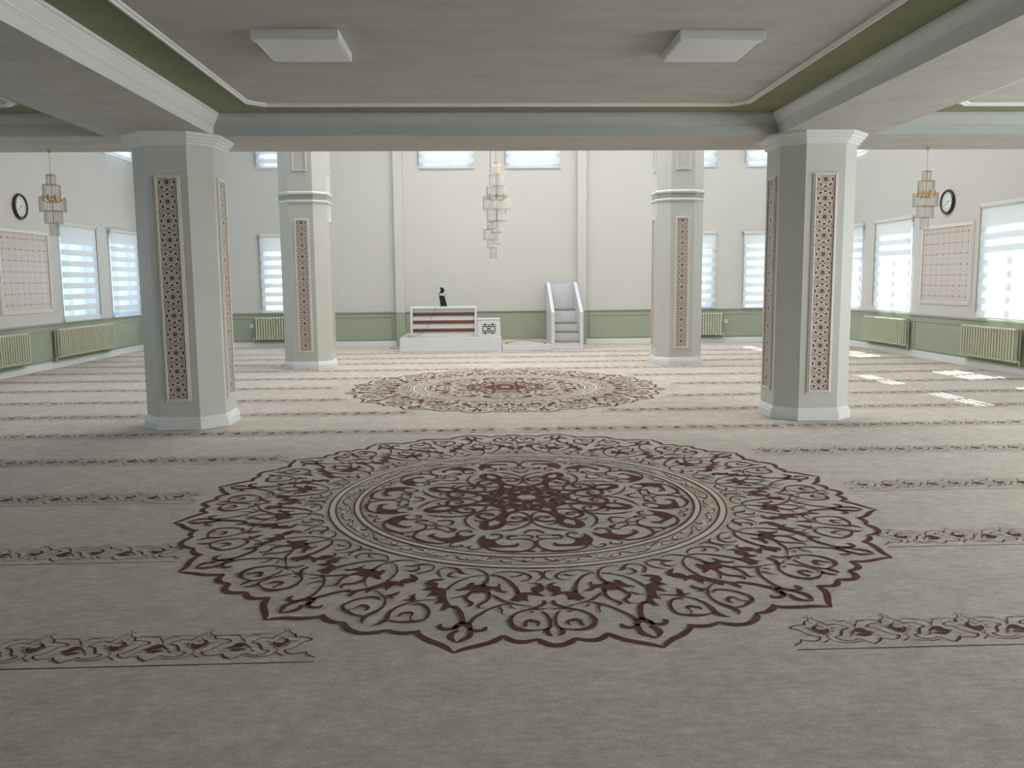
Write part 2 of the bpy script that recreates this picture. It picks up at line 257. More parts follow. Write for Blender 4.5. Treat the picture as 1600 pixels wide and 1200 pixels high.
def glass_mat():
    m, nt, out = new_mat('window_glass')
    t = nt.nodes.new('ShaderNodeBsdfTransparent'); t.inputs[0].default_value = (0.96, 0.985, 1, 1)
    g = nt.nodes.new('ShaderNodeBsdfGlossy'); g.inputs['Roughness'].default_value = 0.02
    b = nt.nodes.new('ShaderNodeMixShader'); b.inputs[0].default_value = 0.06
    nt.links.new(t.outputs[0], b.inputs[1]); nt.links.new(g.outputs[0], b.inputs[2]); nt.links.new(b.outputs[0], out.inputs[0])
    return m
M['glass'] = glass_mat()
def crystal_mat():
    m, nt, out = new_mat('crystal')
    t = nt.nodes.new('ShaderNodeBsdfTransparent'); t.inputs[0].default_value = (0.93, 0.95, 0.97, 1)
    g = nt.nodes.new('ShaderNodeBsdfGlossy'); g.inputs['Roughness'].default_value = 0.08; g.inputs[0].default_value = (0.95, 0.95, 0.95, 1)
    d = nt.nodes.new('ShaderNodeBsdfDiffuse'); d.inputs[0].default_value = (0.62, 0.62, 0.60, 1)
    a = nt.nodes.new('ShaderNodeMixShader'); a.inputs[0].default_value = 0.6
    nt.links.new(d.outputs[0], a.inputs[1]); nt.links.new(g.outputs[0], a.inputs[2])
    b = nt.nodes.new('ShaderNodeMixShader'); b.inputs[0].default_value = 0.35
    nt.links.new(a.outputs[0], b.inputs[1]); nt.links.new(t.outputs[0], b.inputs[2]); nt.links.new(b.outputs[0], out.inputs[0])
    return m
M['crystal'] = crystal_mat()

# ------------------------------------------------------------------ mesh helpers
class MB:
    def __init__(s): s.v = []; s.f = []; s.m = []; s.sm = []
    def poly(s, pts, mi=0, sm=False):
        n = len(s.v); s.v.extend([tuple(p) for p in pts]); s.f.append(tuple(range(n, n+len(pts)))); s.m.append(mi); s.sm.append(sm)
    def box(s, x0, y0, z0, x1, y1, z1, mi=0, bev=0.0):
        if x0 > x1: x0, x1 = x1, x0
        if y0 > y1: y0, y1 = y1, y0
        if z0 > z1: z0, z1 = z1, z0
        n = len(s.v)
        if bev <= 0:
            s.v.extend([(x0,y0,z0),(x1,y0,z0),(x1,y1,z0),(x0,y1,z0),(x0,y0,z1),(x1,y0,z1),(x1,y1,z1),(x0,y1,z1)])
            for q in ((0,3,2,1),(4,5,6,7),(0,1,5,4),(1,2,6,5),(2,3,7,6),(3,0,4,7)):
                s.f.append(tuple(n+i for i in q)); s.m.append(mi); s.sm.append(False)
            return
        # bevelled box: 24 verts
        b = min(bev, (x1-x0)*.45, (y1-y0)*.45, (z1-z0)*.45)
        idx = {}
        for ix in (0, 1):
            for iy in (0, 1):
                for iz in (0, 1):
                    X = (x0, x1)[ix]; Y = (y0, y1)[iy]; Z = (z0, z1)[iz]
                    bx, by, bz = (b, -b)[ix], (b, -b)[iy], (b, -b)[iz]
                    idx[ix, iy, iz] = len(s.v)
                    s.v.extend([(X, Y+by, Z+bz), (X+bx, Y, Z+bz), (X+bx, Y+by, Z)])
        def q(*k):
            s.f.append(tuple(k)); s.m.append(mi); s.sm.append(False)
        I = idx
        for ix in (0, 1):
            a = [I[ix,0,0], I[ix,1,0], I[ix,1,1], I[ix,0,1]]; q(*(a if ix else a[::-1]))
        for iy in (0, 1):
            a = [I[0,iy,0]+1, I[1,iy,0]+1, I[1,iy,1]+1, I[0,iy,1]+1]; q(*(a[::-1] if iy else a))
        for iz in (0, 1):
            a = [I[0,0,iz]+2, I[1,0,iz]+2, I[1,1,iz]+2, I[0,1,iz]+2]; q(*(a if iz else a[::-1]))
        for iy in (0, 1):
            for iz in (0, 1):
                a, c = I[0,iy,iz], I[1,iy,iz]; q(a+1, c+1, c+2, a+2)
        for ix in (0, 1):
            for iz in (0, 1):
                a, c = I[ix,0,iz], I[ix,1,iz]; q(a, c, c+2, a+2)
        for ix in (0, 1):
            for iy in (0, 1):
                a, c = I[ix,iy,0], I[ix,iy,1]; q(a, c, c+1, a+1)
        for k in I.values(): q(k, k+1, k+2)
    def loft(s, rings, mi=0, closed=True, cap=True, sm=False):
        base = []
        for r in rings:
            base.append(len(s.v)); s.v.extend([tuple(p) for p in r])
        n = len(rings[0])
        for a in range(len(rings)-1):
            for i in range(n if closed else n-1):
                j = (i+1) % n
                s.f.append((base[a]+i, base[a]+j, base[a+1]+j, base[a+1]+i)); s.m.append(mi); s.sm.append(sm)
        if cap:
            s.f.append(tuple(base[0]+i for i in range(n))[::-1]); s.m.append(mi); s.sm.append(False)
            s.f.append(tuple(base[-1]+i for i in range(n))); s.m.append(mi); s.sm.append(False)
    def tube(s, pts, r, n=8, mi=0, rs=None):
        pts = [Vector(p) for p in pts]; rings = []
        for i, p in enumerate(pts):
            d = (pts[min(i+1, len(pts)-1)]-pts[max(i-1, 0)]).normalized()
            a = Vector((0, 0, 1)) if abs(d.z) < 0.9 else Vector((1, 0, 0))
            u = d.cross(a).normalized(); w = u.cross(d)
            rr = rs[i] if rs else r
            rings.append([p+rr*(cos(2*pi*k/n)*u+sin(2*pi*k/n)*w) for k in range(n)])
        s.loft(rings, mi, sm=True)
    def lathe(s, prof, cx, cy, n=24, mi=0, sm=True):
        rings = [[(cx+r*cos(2*pi*k/n), cy+r*sin(2*pi*k/n), z) for k in range(n)] for r, z in prof]
        s.loft(rings, mi, sm=sm)
    def build(s, name, mats, parent=None, loc=(0, 0, 0)):
        me = bpy.data.meshes.new(name); me.from_pydata(s.v, [], s.f); me.update()
        if not isinstance(mats, (list, tuple)): mats = [mats]
        for m in mats: me.materials.append(m if not isinstance(m, str) else M[m])
        for p, mi, sm in zip(me.polygons, s.m, s.sm): p.material_index = mi; p.use_smooth = sm
        return link(name, me, parent, loc)
def link(name, me, parent=None, loc=(0, 0, 0), rot=0.0):
    o = bpy.data.objects.new(name, me); COL.objects.link(o); o.location = loc; o.rotation_euler[2] = rot
    if parent is not None: o.parent = parent
    return o
def tag(o, label, cat, group=None):
    o['label'] = label; o['category'] = cat
    if group: o['group'] = group
    return o
def thing(name, label, cat, loc=(0, 0, 0), rot=0.0, group=None):
    return tag(link(name, None, None, loc, rot), label, cat, group)
def structure(o): o['kind'] = 'structure'; return o
def fix_normals(o):
    import bmesh
    bm = bmesh.new(); bm.from_mesh(o.data); bmesh.ops.recalc_face_normals(bm, faces=bm.faces); bm.to_mesh(o.data); bm.free()
    return o

# ------------------------------------------------------------------ dimensions
XL, XR, YB, YF = -7.68, 8.22, 19.95, -3.5
HTOP = 6.7
ZS, ZC = 2.98, 3.19          # beam soffit and coffer ceiling
WT = 0.30
XM = 0.27

# ------------------------------------------------------------------ walls with window openings
def wall_mesh(name, a0, a1, z0, z1, holes, place, t):
    """grid wall in (a,z); place(a, z, d) -> xyz, d = 0 inner face, d = t outer face"""
    A = sorted(set([a0, a1]+[h for q in holes for h in (q[0], q[1])])); Z = sorted(set([z0, z1, 0.79]+[h for q in holes for h in (q[2], q[3])]))
    Z = [z for z in Z if z0 <= z <= z1]
    inh = lambda a, z: any(q[0] < a < q[1] and q[2] < z < q[3] for q in holes)
    mb = MB()
    cell = {}
    for i in range(len(A)-1):
        for j in range(len(Z)-1):
            cell[i, j] = not inh((A[i]+A[i+1])/2, (Z[j]+Z[j+1])/2)
    for (i, j), s in cell.items():
        if not s: continue
        aa, ab, za, zb = A[i], A[i+1], Z[j], Z[j+1]
        mb.poly([place(aa, za, 0), place(ab, za, 0), place(ab, zb, 0), place(aa, zb, 0)])
        mb.poly([place(aa, za, t), place(aa, zb, t), place(ab, zb, t), place(ab, za, t)])
        for (di, dj, p, q) in ((-1, 0, (aa, za), (aa, zb)), (1, 0, (ab, za), (ab, zb)), (0, -1, (aa, za), (ab, za)), (0, 1, (aa, zb), (ab, zb))):
            if not cell.get((i+di, j+dj), False):
                mb.poly([place(p[0], p[1], 0), place(q[0], q[1], 0), place(q[0], q[1], t), place(p[0], p[1], t)])
    return structure(mb.build(name, 'wall'))

# window openings (inset a little from the blinds that cover them)
SIDE_LOW = [(18.15, 19.62), (16.02, 17.52), (12.32, 13.80), (10.22, 11.70), (6.50, 8.00), (4.40, 5.90), (0.80, 2.30)]
SIDE_UP = [(18.15, 19.62), (16.02, 17.52), (12.32, 13.80), (10.22, 11.70)]
BACK_LOW = [(-7.10, -5.62), (-5.02, -3.55), (4.06, 5.50), (6.15, 7.62)]
BACK_UP = [(-7.10, -5.62), (-5.02, -3.55), (-1.37, -0.09), (0.61, 1.89), (4.06, 5.50), (6.15, 7.62)]
ZL0, ZL1, ZU0, ZU1 = 0.80, 2.65, 4.04, 5.20
ins = 0.09
def holes(low, up, zu=ZU0):
    return [(a+ins, b-ins, ZL0+0.03, ZL1-0.12) for a, b in low]+[(a+ins, b-ins, zu+0.05, ZU1-0.05) for a, b in up]
wall_mesh('wall_left', YF, YB, -0.1, HTOP, holes(SIDE_LOW, SIDE_UP, 4.13), lambda a, z, d: (XL-d, a, z), WT)
wall_mesh('wall_right', YF, YB, -0.1, HTOP, holes(SIDE_LOW, SIDE_UP, 4.13), lambda a, z, d: (XR+d, a, z), WT)
wall_mesh('wall_back', XL-WT, XR+WT, -0.1, HTOP, holes(BACK_LOW, BACK_UP), lambda a, z, d: (a, YB+d, z), WT)
wall_mesh('wall_front', XL-WT, XR+WT, -0.1, HTOP, [], lambda a, z, d: (a, YF-d, z), WT)

mb = MB(); mb.box(XL-WT, YF-WT, -0.20, XR+WT, YB+WT, -0.012); structure(mb.build('floor', simple('concrete_screed', rgb(120, 118, 112), 0.9, var=0.1)))
mb = MB(); mb.box(XL-WT, YF-WT, HTOP, XR+WT, YB+WT, HTOP+0.2); structure(mb.build('ceiling', 'white_plaster'))

# ------------------------------------------------------------------ windows, glass, blinds
wn = [0]
def side_frame(place_axis, wallpos, sign):
    pass
def window(a0, a1, z0, z1, kind, panes=2):
    """kind: 'L','R','B'. frame sits mid-wall"""
    wn[0] += 1
    a0 += ins; a1 -= ins
    D = 0.16
    mb = MB(); gl = MB()
    def bx(m, p0, p1, q0, q1, d0, d1, bev=0.004):
        if kind == 'L': m.box(XL-d1, p0, q0, XL-d0, p1, q1, 0, bev)
        elif kind == 'R': m.box(XR+d0, p0, q0, XR+d1, p1, q1, 0, bev)
        else: m.box(p0, YB+d0, q0, p1, YB+d1, q1, 0, bev)
    w = 0.07
    bx(mb, a0, a1, z0, z0+w, D, D+0.06); bx(mb, a0, a1, z1-w, z1, D, D+0.06)
    bx(mb, a0, a0+w, z0+w, z1-w, D, D+0.06); bx(mb, a1-w, a1, z0+w, z1-w, D, D+0.06)
    mid = (a0+a1)/2
    bx(mb, mid-0.05, mid+0.05, z0+w, z1-w, D-0.005, D+0.065)
    bx(gl, a0+w, mid-0.05, z0+w, z1-w, D+0.025, D+0.035, 0); bx(gl, mid+0.05, a1-w, z0+w, z1-w, D+0.025, D+0.035, 0)
    o = structure(mb.build('window_%d' % wn[0], 'pvc'))
    gl.build('pane', 'glass', o)
    return o
def blind(a0, a1, z0, z1, kind, label, group, phase=0.0, valance=0.24, wave=0.0):
    """zebra roller blind: cassette, fabric, bottom rail, bead chain; origin at bottom centre on the wall"""
    w = a1-a0; h = z1-z0
    rot = {'B': 0.0, 'L': pi/2, 'R': -pi/2}[kind]
    loc = {'B': ((a0+a1)/2, YB, z0), 'L': (XL, (a0+a1)/2, z0), 'R': (XR, (a0+a1)/2, z0)}[kind]
    t = thing('roller_blind', label, 'window blind', loc, rot, group)
    # local: x along window, -y into the room
    mb = MB(); mb.box(-w/2, -0.075, h-0.07, w/2, -0.006, h, 0, 0.012); mb.build('cassette', 'cassette', t)
    fb = MB()
    per = 0.205; ztop = h-0.065; zb = 0.025; nx = 12 if wave else 1
    cuts = [zb]
    z = zb+phase*per; state = []
    edges = []
    k = 0; zz = zb-((1-phase) % 1)*per
    segs = []
    while zz < ztop-valance:
        segs.append((max(zz, zb), min(zz+per*0.5, ztop-valance), 1)); segs.append((max(zz+per*0.5, zb), min(zz+per, ztop-valance), 0)); zz += per
    segs = [s_ for s_ in segs if s_[1]-s_[0] > 0.002]
    segs.append((ztop-valance, ztop, 0))
    ww = w/2-0.012
    for (s0, s1, mi) in segs:
        for i in range(nx):
            xa = -ww+2*ww*i/nx; xb = -ww+2*ww*(i+1)/nx
            f = lambda x, zv: zv+(wave*sin(x*2.4+0.6)*(1 if zb+0.02 < zv < ztop-0.05 else 0))
            g = lambda x, zv: -0.045-(wave*0.3*sin(x*5+zv*9))
            fb.poly([(xa, g(xa, s0), f(xa, s0)), (xb, g(xb, s0), f(xb, s0)), (xb, g(xb, s1), f(xb, s1)), (xa, g(xa, s1), f(xa, s1))], mi)
    fb.build('fabric', ['opaque', 'sheer'], t)
    mb = MB(); mb.box(-ww, -0.055, 0, ww, -0.035, 0.028, 0, 0.006); mb.build('bottom_rail', 'cassette', t)
    side = 1 if kind != 'L' else -1
    mb = MB(); x = -side*(w/2+0.008)
    mb.tube([(x, -0.05, h-0.04), (x, -0.052, h*0.5), (x, -0.05, 0.10), (x+0.012, -0.05, 0.085), (x+0.02, -0.05, 0.11), (x+0.02, -0.05, h-0.05)], 0.004, 6)
    mb.box(x-0.006, -0.07, h-0.065, x+0.026, -0.01, h-0.015)
    mb.build('bead_chain', 'chain', t)
    return t
for kd, upz in (('L', 4.13), ('R', 4.13)):
    for a, b in SIDE_LOW: window(a, b, ZL0+0.03, ZL1-0.12, kd)
    for a, b in SIDE_UP: window(a, b, upz+0.05, ZU1-0.05, kd)
for a, b in BACK_LOW: window(a, b, ZL0+0.03, ZL1-0.12, 'B')
for a, b in BACK_UP: window(a, b, ZU0+0.05, ZU1-0.05, 'B')

G1 = 'zebra blinds on the lower windows'; G2 = 'zebra blinds on the high windows'
blind(16.02, 17.50, 0.80, 2.64, 'L', 'pale blue zebra blind on the left wall, in the window next to the tile panel', G1, 0.4)
blind(18.15, 19.60, 0.79, 2.64, 'L', 'zebra blind on the left wall, in the window nearest the back corner', G1, 0.1)
blind(16.05, 17.55, 0.82, 2.66, 'R', 'zebra blind on the right wall, behind the crystal chandelier, left of the tile panel', G1, 0.75)
blind(18.13, 19.60, 0.82, 2.66, 'R', 'zebra blind on the right wall, half hidden by the near right column', G1, 0.3)
blind(12.32, 13.82, 0.82, 2.67, 'R', 'wavy glaring zebra blind on the right wall, right of the tile panel', G1, 0.55, wave=0.012)
blind(-5.03, -3.53, 0.80, 2.60, 'B', 'zebra blind on the back wall, beside the far left column above a radiator', G1, 0.2)
blind(4.04, 5.52, 0.82, 2.60, 'B', 'zebra blind on the back wall, peeking out right of the far right column', G1, 0.0)
blind(6.15, 7.62, 0.80, 2.59, 'B', 'zebra blind on the back wall, immediately left of the near right column', G1, 0.8)
for a, b, kd, z0, lb in ((-5.03, -3.53, 'B', 4.05, 'short zebra blind high on the back wall, above the far left radiator'),
                    (-1.37, -0.09, 'B', 4.04, 'short zebra blind high on the back wall, over the white desk'),
                    (0.61, 1.89, 'B', 4.04, 'short zebra blind high on the back wall, right of the central chandelier'),
                    (4.04, 5.50, 'B', 4.05, 'short zebra blind high on the back wall, just right of the far right column'),
                    (6.15, 7.62, 'B', 4.05, 'short zebra blind high on the back wall, just left of the near right column'),
                    (18.15, 19.60, 'L', 4.14, 'short zebra blind high on the left wall, by the near left column'),
                    (18.15, 19.60, 'R', 4.14, 'short zebra blind high on the right wall, by the near right column')):
    blind(a, b, z0, 5.18, kd, lb, G2, 0.95 if kd == 'B' else 0.4, valance=0.12)
for (a, b), nm in zip(SIDE_UP[1:], ('second', 'third', 'fourth')):
    blind(a, b, 4.14, 5.18, 'R', 'short zebra blind high on the right wall, %s from the back corner' % nm, G2, 0.4, valance=0.06)
blind(10.20, 11.70, 0.82, 2.66, 'R', 'zebra blind on the right wall, beyond the right edge of the photo', G1, 0.2)

# ------------------------------------------------------------------ baseboards, dado rails and frames
def run(mb, kind, a0, a1, z0, z1, d, bev=0.004, d0=0.0):
    if kind == 'L': mb.box(XL+d0, a0, z0, XL+d, a1, z1, 0, bev)
    elif kind == 'R': mb.box(XR-d, a0, z0, XR-d0, a1, z1, 0, bev)
    else: mb.box(a0, YB-d, z0, a1, YB-d0, z1, 0, bev)
for kd, nm, a0, a1 in (('L', 'left', YF, YB), ('R', 'right', YF, YB), ('B', 'back', XL, XR)):
    mb = MB(); run(mb, kd, a0, a1, 0.0, 0.10, 0.022); run(mb, kd, a0, a1, 0.10, 0.122, 0.014)
    structure(mb.build('baseboard_'+nm, 'base_white'))
tn = [0]
def trim(mb, mat):
    tn[0] += 1
    return structure(mb.build('trim_%d' % tn[0], mat))
for kd, a0, a1 in (('L', YF, YB), ('R', YF, YB), ('B', XL, XR)):
    mb = MB(); run(mb, kd, a0, a1, 0.770, 0.795, 0.022, 0.006); run(mb, kd, a0, a1, 0.795, 0.803, 0.012, 0.002); trim(mb, 'green')
def frame(kd, a0, a1, z0=0.15, z1=0.69, mat='green'):
    mb = MB(); w = 0.022; d = 0.012
    run(mb, kd, a0, a1, z1-w, z1, d); run(mb, kd, a0, a1, z0, z0+w, d)
    run(mb, kd, a0, a0+w, z0+w, z1-w, d); run(mb, kd, a1-w, a1, z0+w, z1-w, d); trim(mb, mat)
for kd in 'LR':
    for a, b in ((10.0, 11.9), (12.1, 14.12), (14.2, 15.86), (15.95, 19.85)): frame(kd, a, b)
for a, b in ((-7.6, -2.05), (2.55, 8.14)): frame('B', a, b)
# pilasters on the back wall
for x0, x1 in ((-1.935, -1.735), (2.265, 2.465)):
    mb = MB(); mb.box(x0, YB-0.14, 0, x1, YB+0.01, HTOP); trim(mb, 'wall')

# ------------------------------------------------------------------ mezzanine: beams, coffers, cornices
CEIL = MB()
BX = [(-3.76, -2.68), (3.12, 4.13)]
BY = [(9.0, 10.06), (0.3, 1.3)]
mb = MB()
for x0, x1 in BX: mb.box(x0, YF, ZS, x1, 9.0, ZC+0.15)
beamL = structure(mb.build('ceiling_beam', 'white_plaster'))
mb = MB(); mb.box(XL, 9.0, ZS, XR, 10.06, ZC+0.55)
structure(mb.build('ceiling_beam', 'white_plaster'))
mb = MB(); mb.box(XL, YF, ZC+0.15, XR, 9.0, ZC+0.5); structure(mb.build('ceiling', 'white_plaster'))
def sweep_rect(mb, x0, x1, y0, y1, prof, mi=0):
    """profile (inset, z) swept round the inside of a rectangle"""
    rings = []
    for i_, z in prof:
        rings.append([(x0+i_, y0+i_, z), (x1-i_, y0+i_, z), (x1-i_, y1-i_, z), (x0+i_, y1-i_, z)])
    mb.loft(rings, mi, cap=False)
def chamfer_rect(x0, x1, y0, y1, c):
    return [(x0+c, y0), (x1-c, y0), (x1, y0+c), (x1, y1-c), (x1-c, y1), (x0+c, y1), (x0, y1-c), (x0, y0+c)]
for x0, x1 in ((XL, -3.76), (-2.68, 3.12), (4.13, XR)):
    y0, y1 = YF, 9.0
    cb = MB()
    gx = 0.50; gy = 0.52
    inner = chamfer_rect(x0+gx, x1-gx, y0+gy, y1-gy, 0.14)
    outer = [(x0, y0), (x1, y0), (x1, y0), (x1, y1), (x1, y1), (x0, y1), (x0, y1), (x0, y0)]
    cb.poly([(p[0], p[1], ZC) for p in inner][::-1], 0)
    for i in range(8):
        j = (i+1) % 8
        q = [(inner[i][0], inner[i][1], ZC), (inner[j][0], inner[j][1], ZC), (outer[j][0], outer[j][1], ZC), (outer[i][0], outer[i][1], ZC)]
        if outer[i] == outer[j]: q = q[:3]
        cb.poly(q, 1)
    structure(cb.build('ceiling', ['white_plaster', 'green_plaster']))
    tb = MB()
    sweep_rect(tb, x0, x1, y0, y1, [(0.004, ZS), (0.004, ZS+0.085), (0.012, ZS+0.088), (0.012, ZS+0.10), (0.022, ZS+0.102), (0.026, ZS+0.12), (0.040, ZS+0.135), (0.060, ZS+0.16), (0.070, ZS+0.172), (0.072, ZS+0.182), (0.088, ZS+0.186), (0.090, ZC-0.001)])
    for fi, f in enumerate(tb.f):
        if all(tb.v[q][1] > y1-0.2 for q in f): tb.m[fi] = 1  # cross-beam side facing the camera gets the painted-shade trim
    trim(tb, ['white_trim', 'shade_trim'])
    fb = MB()
    for (ga, gb, z_) in ((0.0, 0.035, 0),):
        r = []
        for (off, z) in ((-0.0, ZC-0.001), (-0.0, ZC-0.022), (0.008, ZC-0.030), (0.024, ZC-0.030), (0.030, ZC-0.020), (0.044, ZC-0.016), (0.046, ZC-0.001)):
            r.append([(p[0], p[1], z) for p in chamfer_rect(x0+gx+off, x1-gx-off, y0+gy+off, y1-gy-off, 0.14)])
        fb.loft(r, 0, cap=False)
    trim(fb, 'white_trim')

# ------------------------------------------------------------------ ceiling light panels
for x0, lb in ((-1.52, 'square white surface ceiling light on the left'), (1.39, 'square white surface ceiling light on the right')):
    zc = ZC
    t = thing('ceiling_light', lb+' of the middle ceiling bay', 'ceiling light', (x0+0.295, 6.33, zc), 0, 'square ceiling lights in the middle bay')
    mb = MB(); mb.box(-0.295, -0.31, -0.062, 0.295, 0.31, 0.0, 0, 0.003); mb.build('housing', 'lamp_white', t)
    mb = MB(); mb.box(-0.283, -0.298, -0.066, 0.283, 0.298, -0.061, 0, 0.002); mb.build('diffuser', 'diffuser', t)
    mb = MB(); mb.box(-0.288, 0.300, -0.0645, 0.288, 0.305, -0.061); mb.box(0.2855 if x0 > 0 else -0.2885, -0.2, -0.0645, 0.2885 if x0 > 0 else -0.2855, 0.29, -0.061)
    mb.build('gap_line', 'dark', t)

# ------------------------------------------------------------------ tile pattern
def rosette(mb, cx, cz, s, y, clip=None):
    """one star rosette tile of side s in the x-z plane; y layers toward the viewer (-y)"""
    def P(pts, mi, lay):
        if clip is not None and any(cz+p[1] < clip[0] or cz+p[1] > clip[1] for p in pts): return
        mb.poly([(cx+p[0], y-lay*0.0004, cz+p[1]) for p in pts], mi)
    def pr(r, a): return (r*s*cos(a), r*s*sin(a))
    for k in range(8):
        a = k*pi/4
        # outer wedge: light outline then dark petal
        P([pr(0.28, a), pr(0.335, a+0.36), pr(0.45, a+0.32), pr(0.48, a), pr(0.45, a-0.32), pr(0.335, a-0.36)], 1, 1)
        P([pr(0.315, a), pr(0.355, a+0.25), pr(0.42, a+0.23), pr(0.445, a), pr(0.42, a-0.23), pr(0.355, a-0.25)], 2, 2)
        P([pr(0.385, a-0.04), pr(0.40, a+0.05), pr(0.42, a+0.03), pr(0.41, a-0.05)], 4, 3)
        b = a+pi/8
        P([pr(0.16, b), pr(0.26, b+0.22), pr(0.33, b), pr(0.26, b-0.22)], 1, 1)
        P([pr(0.185, b), pr(0.255, b+0.16), pr(0.305, b), pr(0.255, b-0.16)], 4, 2)
        # thin light ray
        P([pr(0.10, a-0.08), pr(0.33, a-0.03), pr(0.33, a+0.03), pr(0.10, a+0.08)], 1, 1)
        P([pr(0.03, a), pr(0.08, a+0.36), pr(0.135, a), pr(0.08, a-0.36)], 3, 3)
    P([pr(0.085, k*pi/4) for k in range(8)], 3, 2)
    P([pr(0.022, k*pi/4) for k in range(8)], 1, 4)
    # corner work
    for sx in (-1, 1):
        for sz in (-1, 1):
            P([(sx*0.5*s, sz*0.36*s), (sx*0.44*s, sz*0.44*s), (sx*0.36*s, sz*0.5*s), (sx*0.34*s, sz*0.5*s), (sx*0.425*s, sz*0.425*s), (sx*0.5*s, sz*0.34*s)], 1, 1)
            P([(sx*0.5*s, sz*0.40*s), (sx*0.5*s, sz*0.5*s), (sx*0.40*s, sz*0.5*s)], 4, 1)
            P([(sx*0.16*s, sz*0.5*s), (sx*0.10*s, sz*0.475*s), (sx*0.04*s, sz*0.5*s)], 2, 1)
def tile_strip(n_from_z, z0, z1, w):
    """panel local: x centred, faces -y, z as in the world; returns (tiles mesh, frame mesh)"""
    mb = MB()
    mb.box(-w/2, -0.010, z0, w/2, 0.0, z1, 0)
    s = 0.189
    z = z0+s/2
    while z-s/2 < z1:
        rosette(mb, 0, z, s, -0.0105, clip=(z0, z1)); z += s
    for x in (-w/2+0.006, w/2-0.009):
        mb.poly([(x, -0.0107, z0), (x+0.003, -0.0107, z0), (x+0.003, -0.0107, z1), (x, -0.0107, z1)], 1)
    return mb
def frame_mesh(w, z0, z1, fw=0.030, d=0.024):
    fb = MB()
    for a, b, d_ in ((0.0, fw*0.45, d), (fw*0.45, fw, d*0.6)):
        x0, x1 = w/2+a, w/2+b
        zz0, zz1 = z0-b, z1+b
        fb.box(-x1, -d_, zz0, -x0, 0, zz1, 0, 0.003); fb.box(x0, -d_, zz0, x1, 0, zz1, 0, 0.003)
        fb.box(-x0, -d_, zz0, x0, 0, z0-a, 0, 0.003); fb.box(-x0, -d_, z1+a, x0, 0, zz1, 0, 0.003)
    return fb
TM = ['tile_bg', 'tile_line', 'tile_dark', 'tile_red', 'tile_grey']
strip_me = tile_strip(0, 0.32, 2.535, 0.197).build('tmp', TM)
fr_me = frame_mesh(0.197, 0.32, 2.535).build('tmp2', 'cream_trim')
upfr_me = frame_mesh(0.20, 3.375, 5.4).build('tmp3', 'white_trim')
SM, FM, UM = strip_me.data, fr_me.data, upfr_me.data
for o in (strip_me, fr_me, upfr_me): bpy.data.objects.remove(o)
def octa(h, c, z, cx=0, cy=0):
    return [(cx+x, cy+y, z) for x, y in ((-h+c, -h), (h-c, -h), (h, -h+c), (h, h-c), (h-c, h), (-h+c, h), (-h, h-c), (-h, -h+c))]
def column(cx, cy, tall, label):
    t = thing('column', label, 'column', (cx, cy, 0.004), 0, 'octagonal tiled columns')
    h, c = 0.405, 0.20
    top = (HTOP if tall else ZS)-0.004
    mb = MB()
    rings = [octa(h, c, 0.0), octa(h, c, top)]
    mb.loft(rings); mb.build('shaft', 'col_paint', t)
    mb = MB()
    o = lambda e, z: octa(h+e, c+e*0.58, z)
    mb.loft([o(0.032, 0), o(0.032, 0.075), o(0.026, 0.08), o(0.026, 0.088), o(0.022, 0.092), o(0.022, 0.105), o(0.012, 0.115), o(0.010, 0.128), o(0.001, 0.132)]); mb.build('base_moulding', 'base_white', t)
    if not tall:
        mb = MB(); r = []; z = top-0.125; e = 0.004
        r.append(o(e, z))
        for k in range(4):
            e += 0.022; z += 0.012; r.append(o(e, z)); z += 0.016; r.append(o(e, z))
        r.append(o(e, top-0.001)); mb.loft(r); mb.build('capital', 'white_trim', t)
    else:
        mb = MB(); mb.loft([o(0.004, 2.83), o(0.018, 2.835), o(0.028, 2.85), o(0.028, 2.862), o(0.012, 2.875), o(0.012, 2.878)]); mb.build('collar', 'white_trim', t)
        mb = MB(); mb.loft([o(0.006, 2.878), o(0.006, 2.965)]); mb.build('painted_band', 'green', t)
        mb = MB(); mb.loft([o(0.012, 2.965), o(0.014, 2.97), o(0.030, 2.985), o(0.030, 3.0), o(0.018, 3.012), o(0.004, 3.02)]); mb.build('collar', 'white_trim', t)
    for k in range(4):
        a = k*pi/2
        px, py = h*sin(a), -h*cos(a)
        p = link('tile_strip', SM, t, (px, py, 0), a)
        link('panel_frame', FM, p)
        if tall: link('plain_panel_frame', UM, t, (px, py, 0), a)
    return t
column(-3.095, 9.185, False, 'near left octagonal column, dark side facing the camera, with tile strips')
column(3.545, 9.185, False, 'near right octagonal column with a brightly lit tile strip facing the camera')
column(-3.01, 15.2, True, 'far left octagonal column rising past a green painted band, left of the white desk')
column(3.505, 15.2, True, 'far right octagonal column rising past a green painted band, right of the white steps')

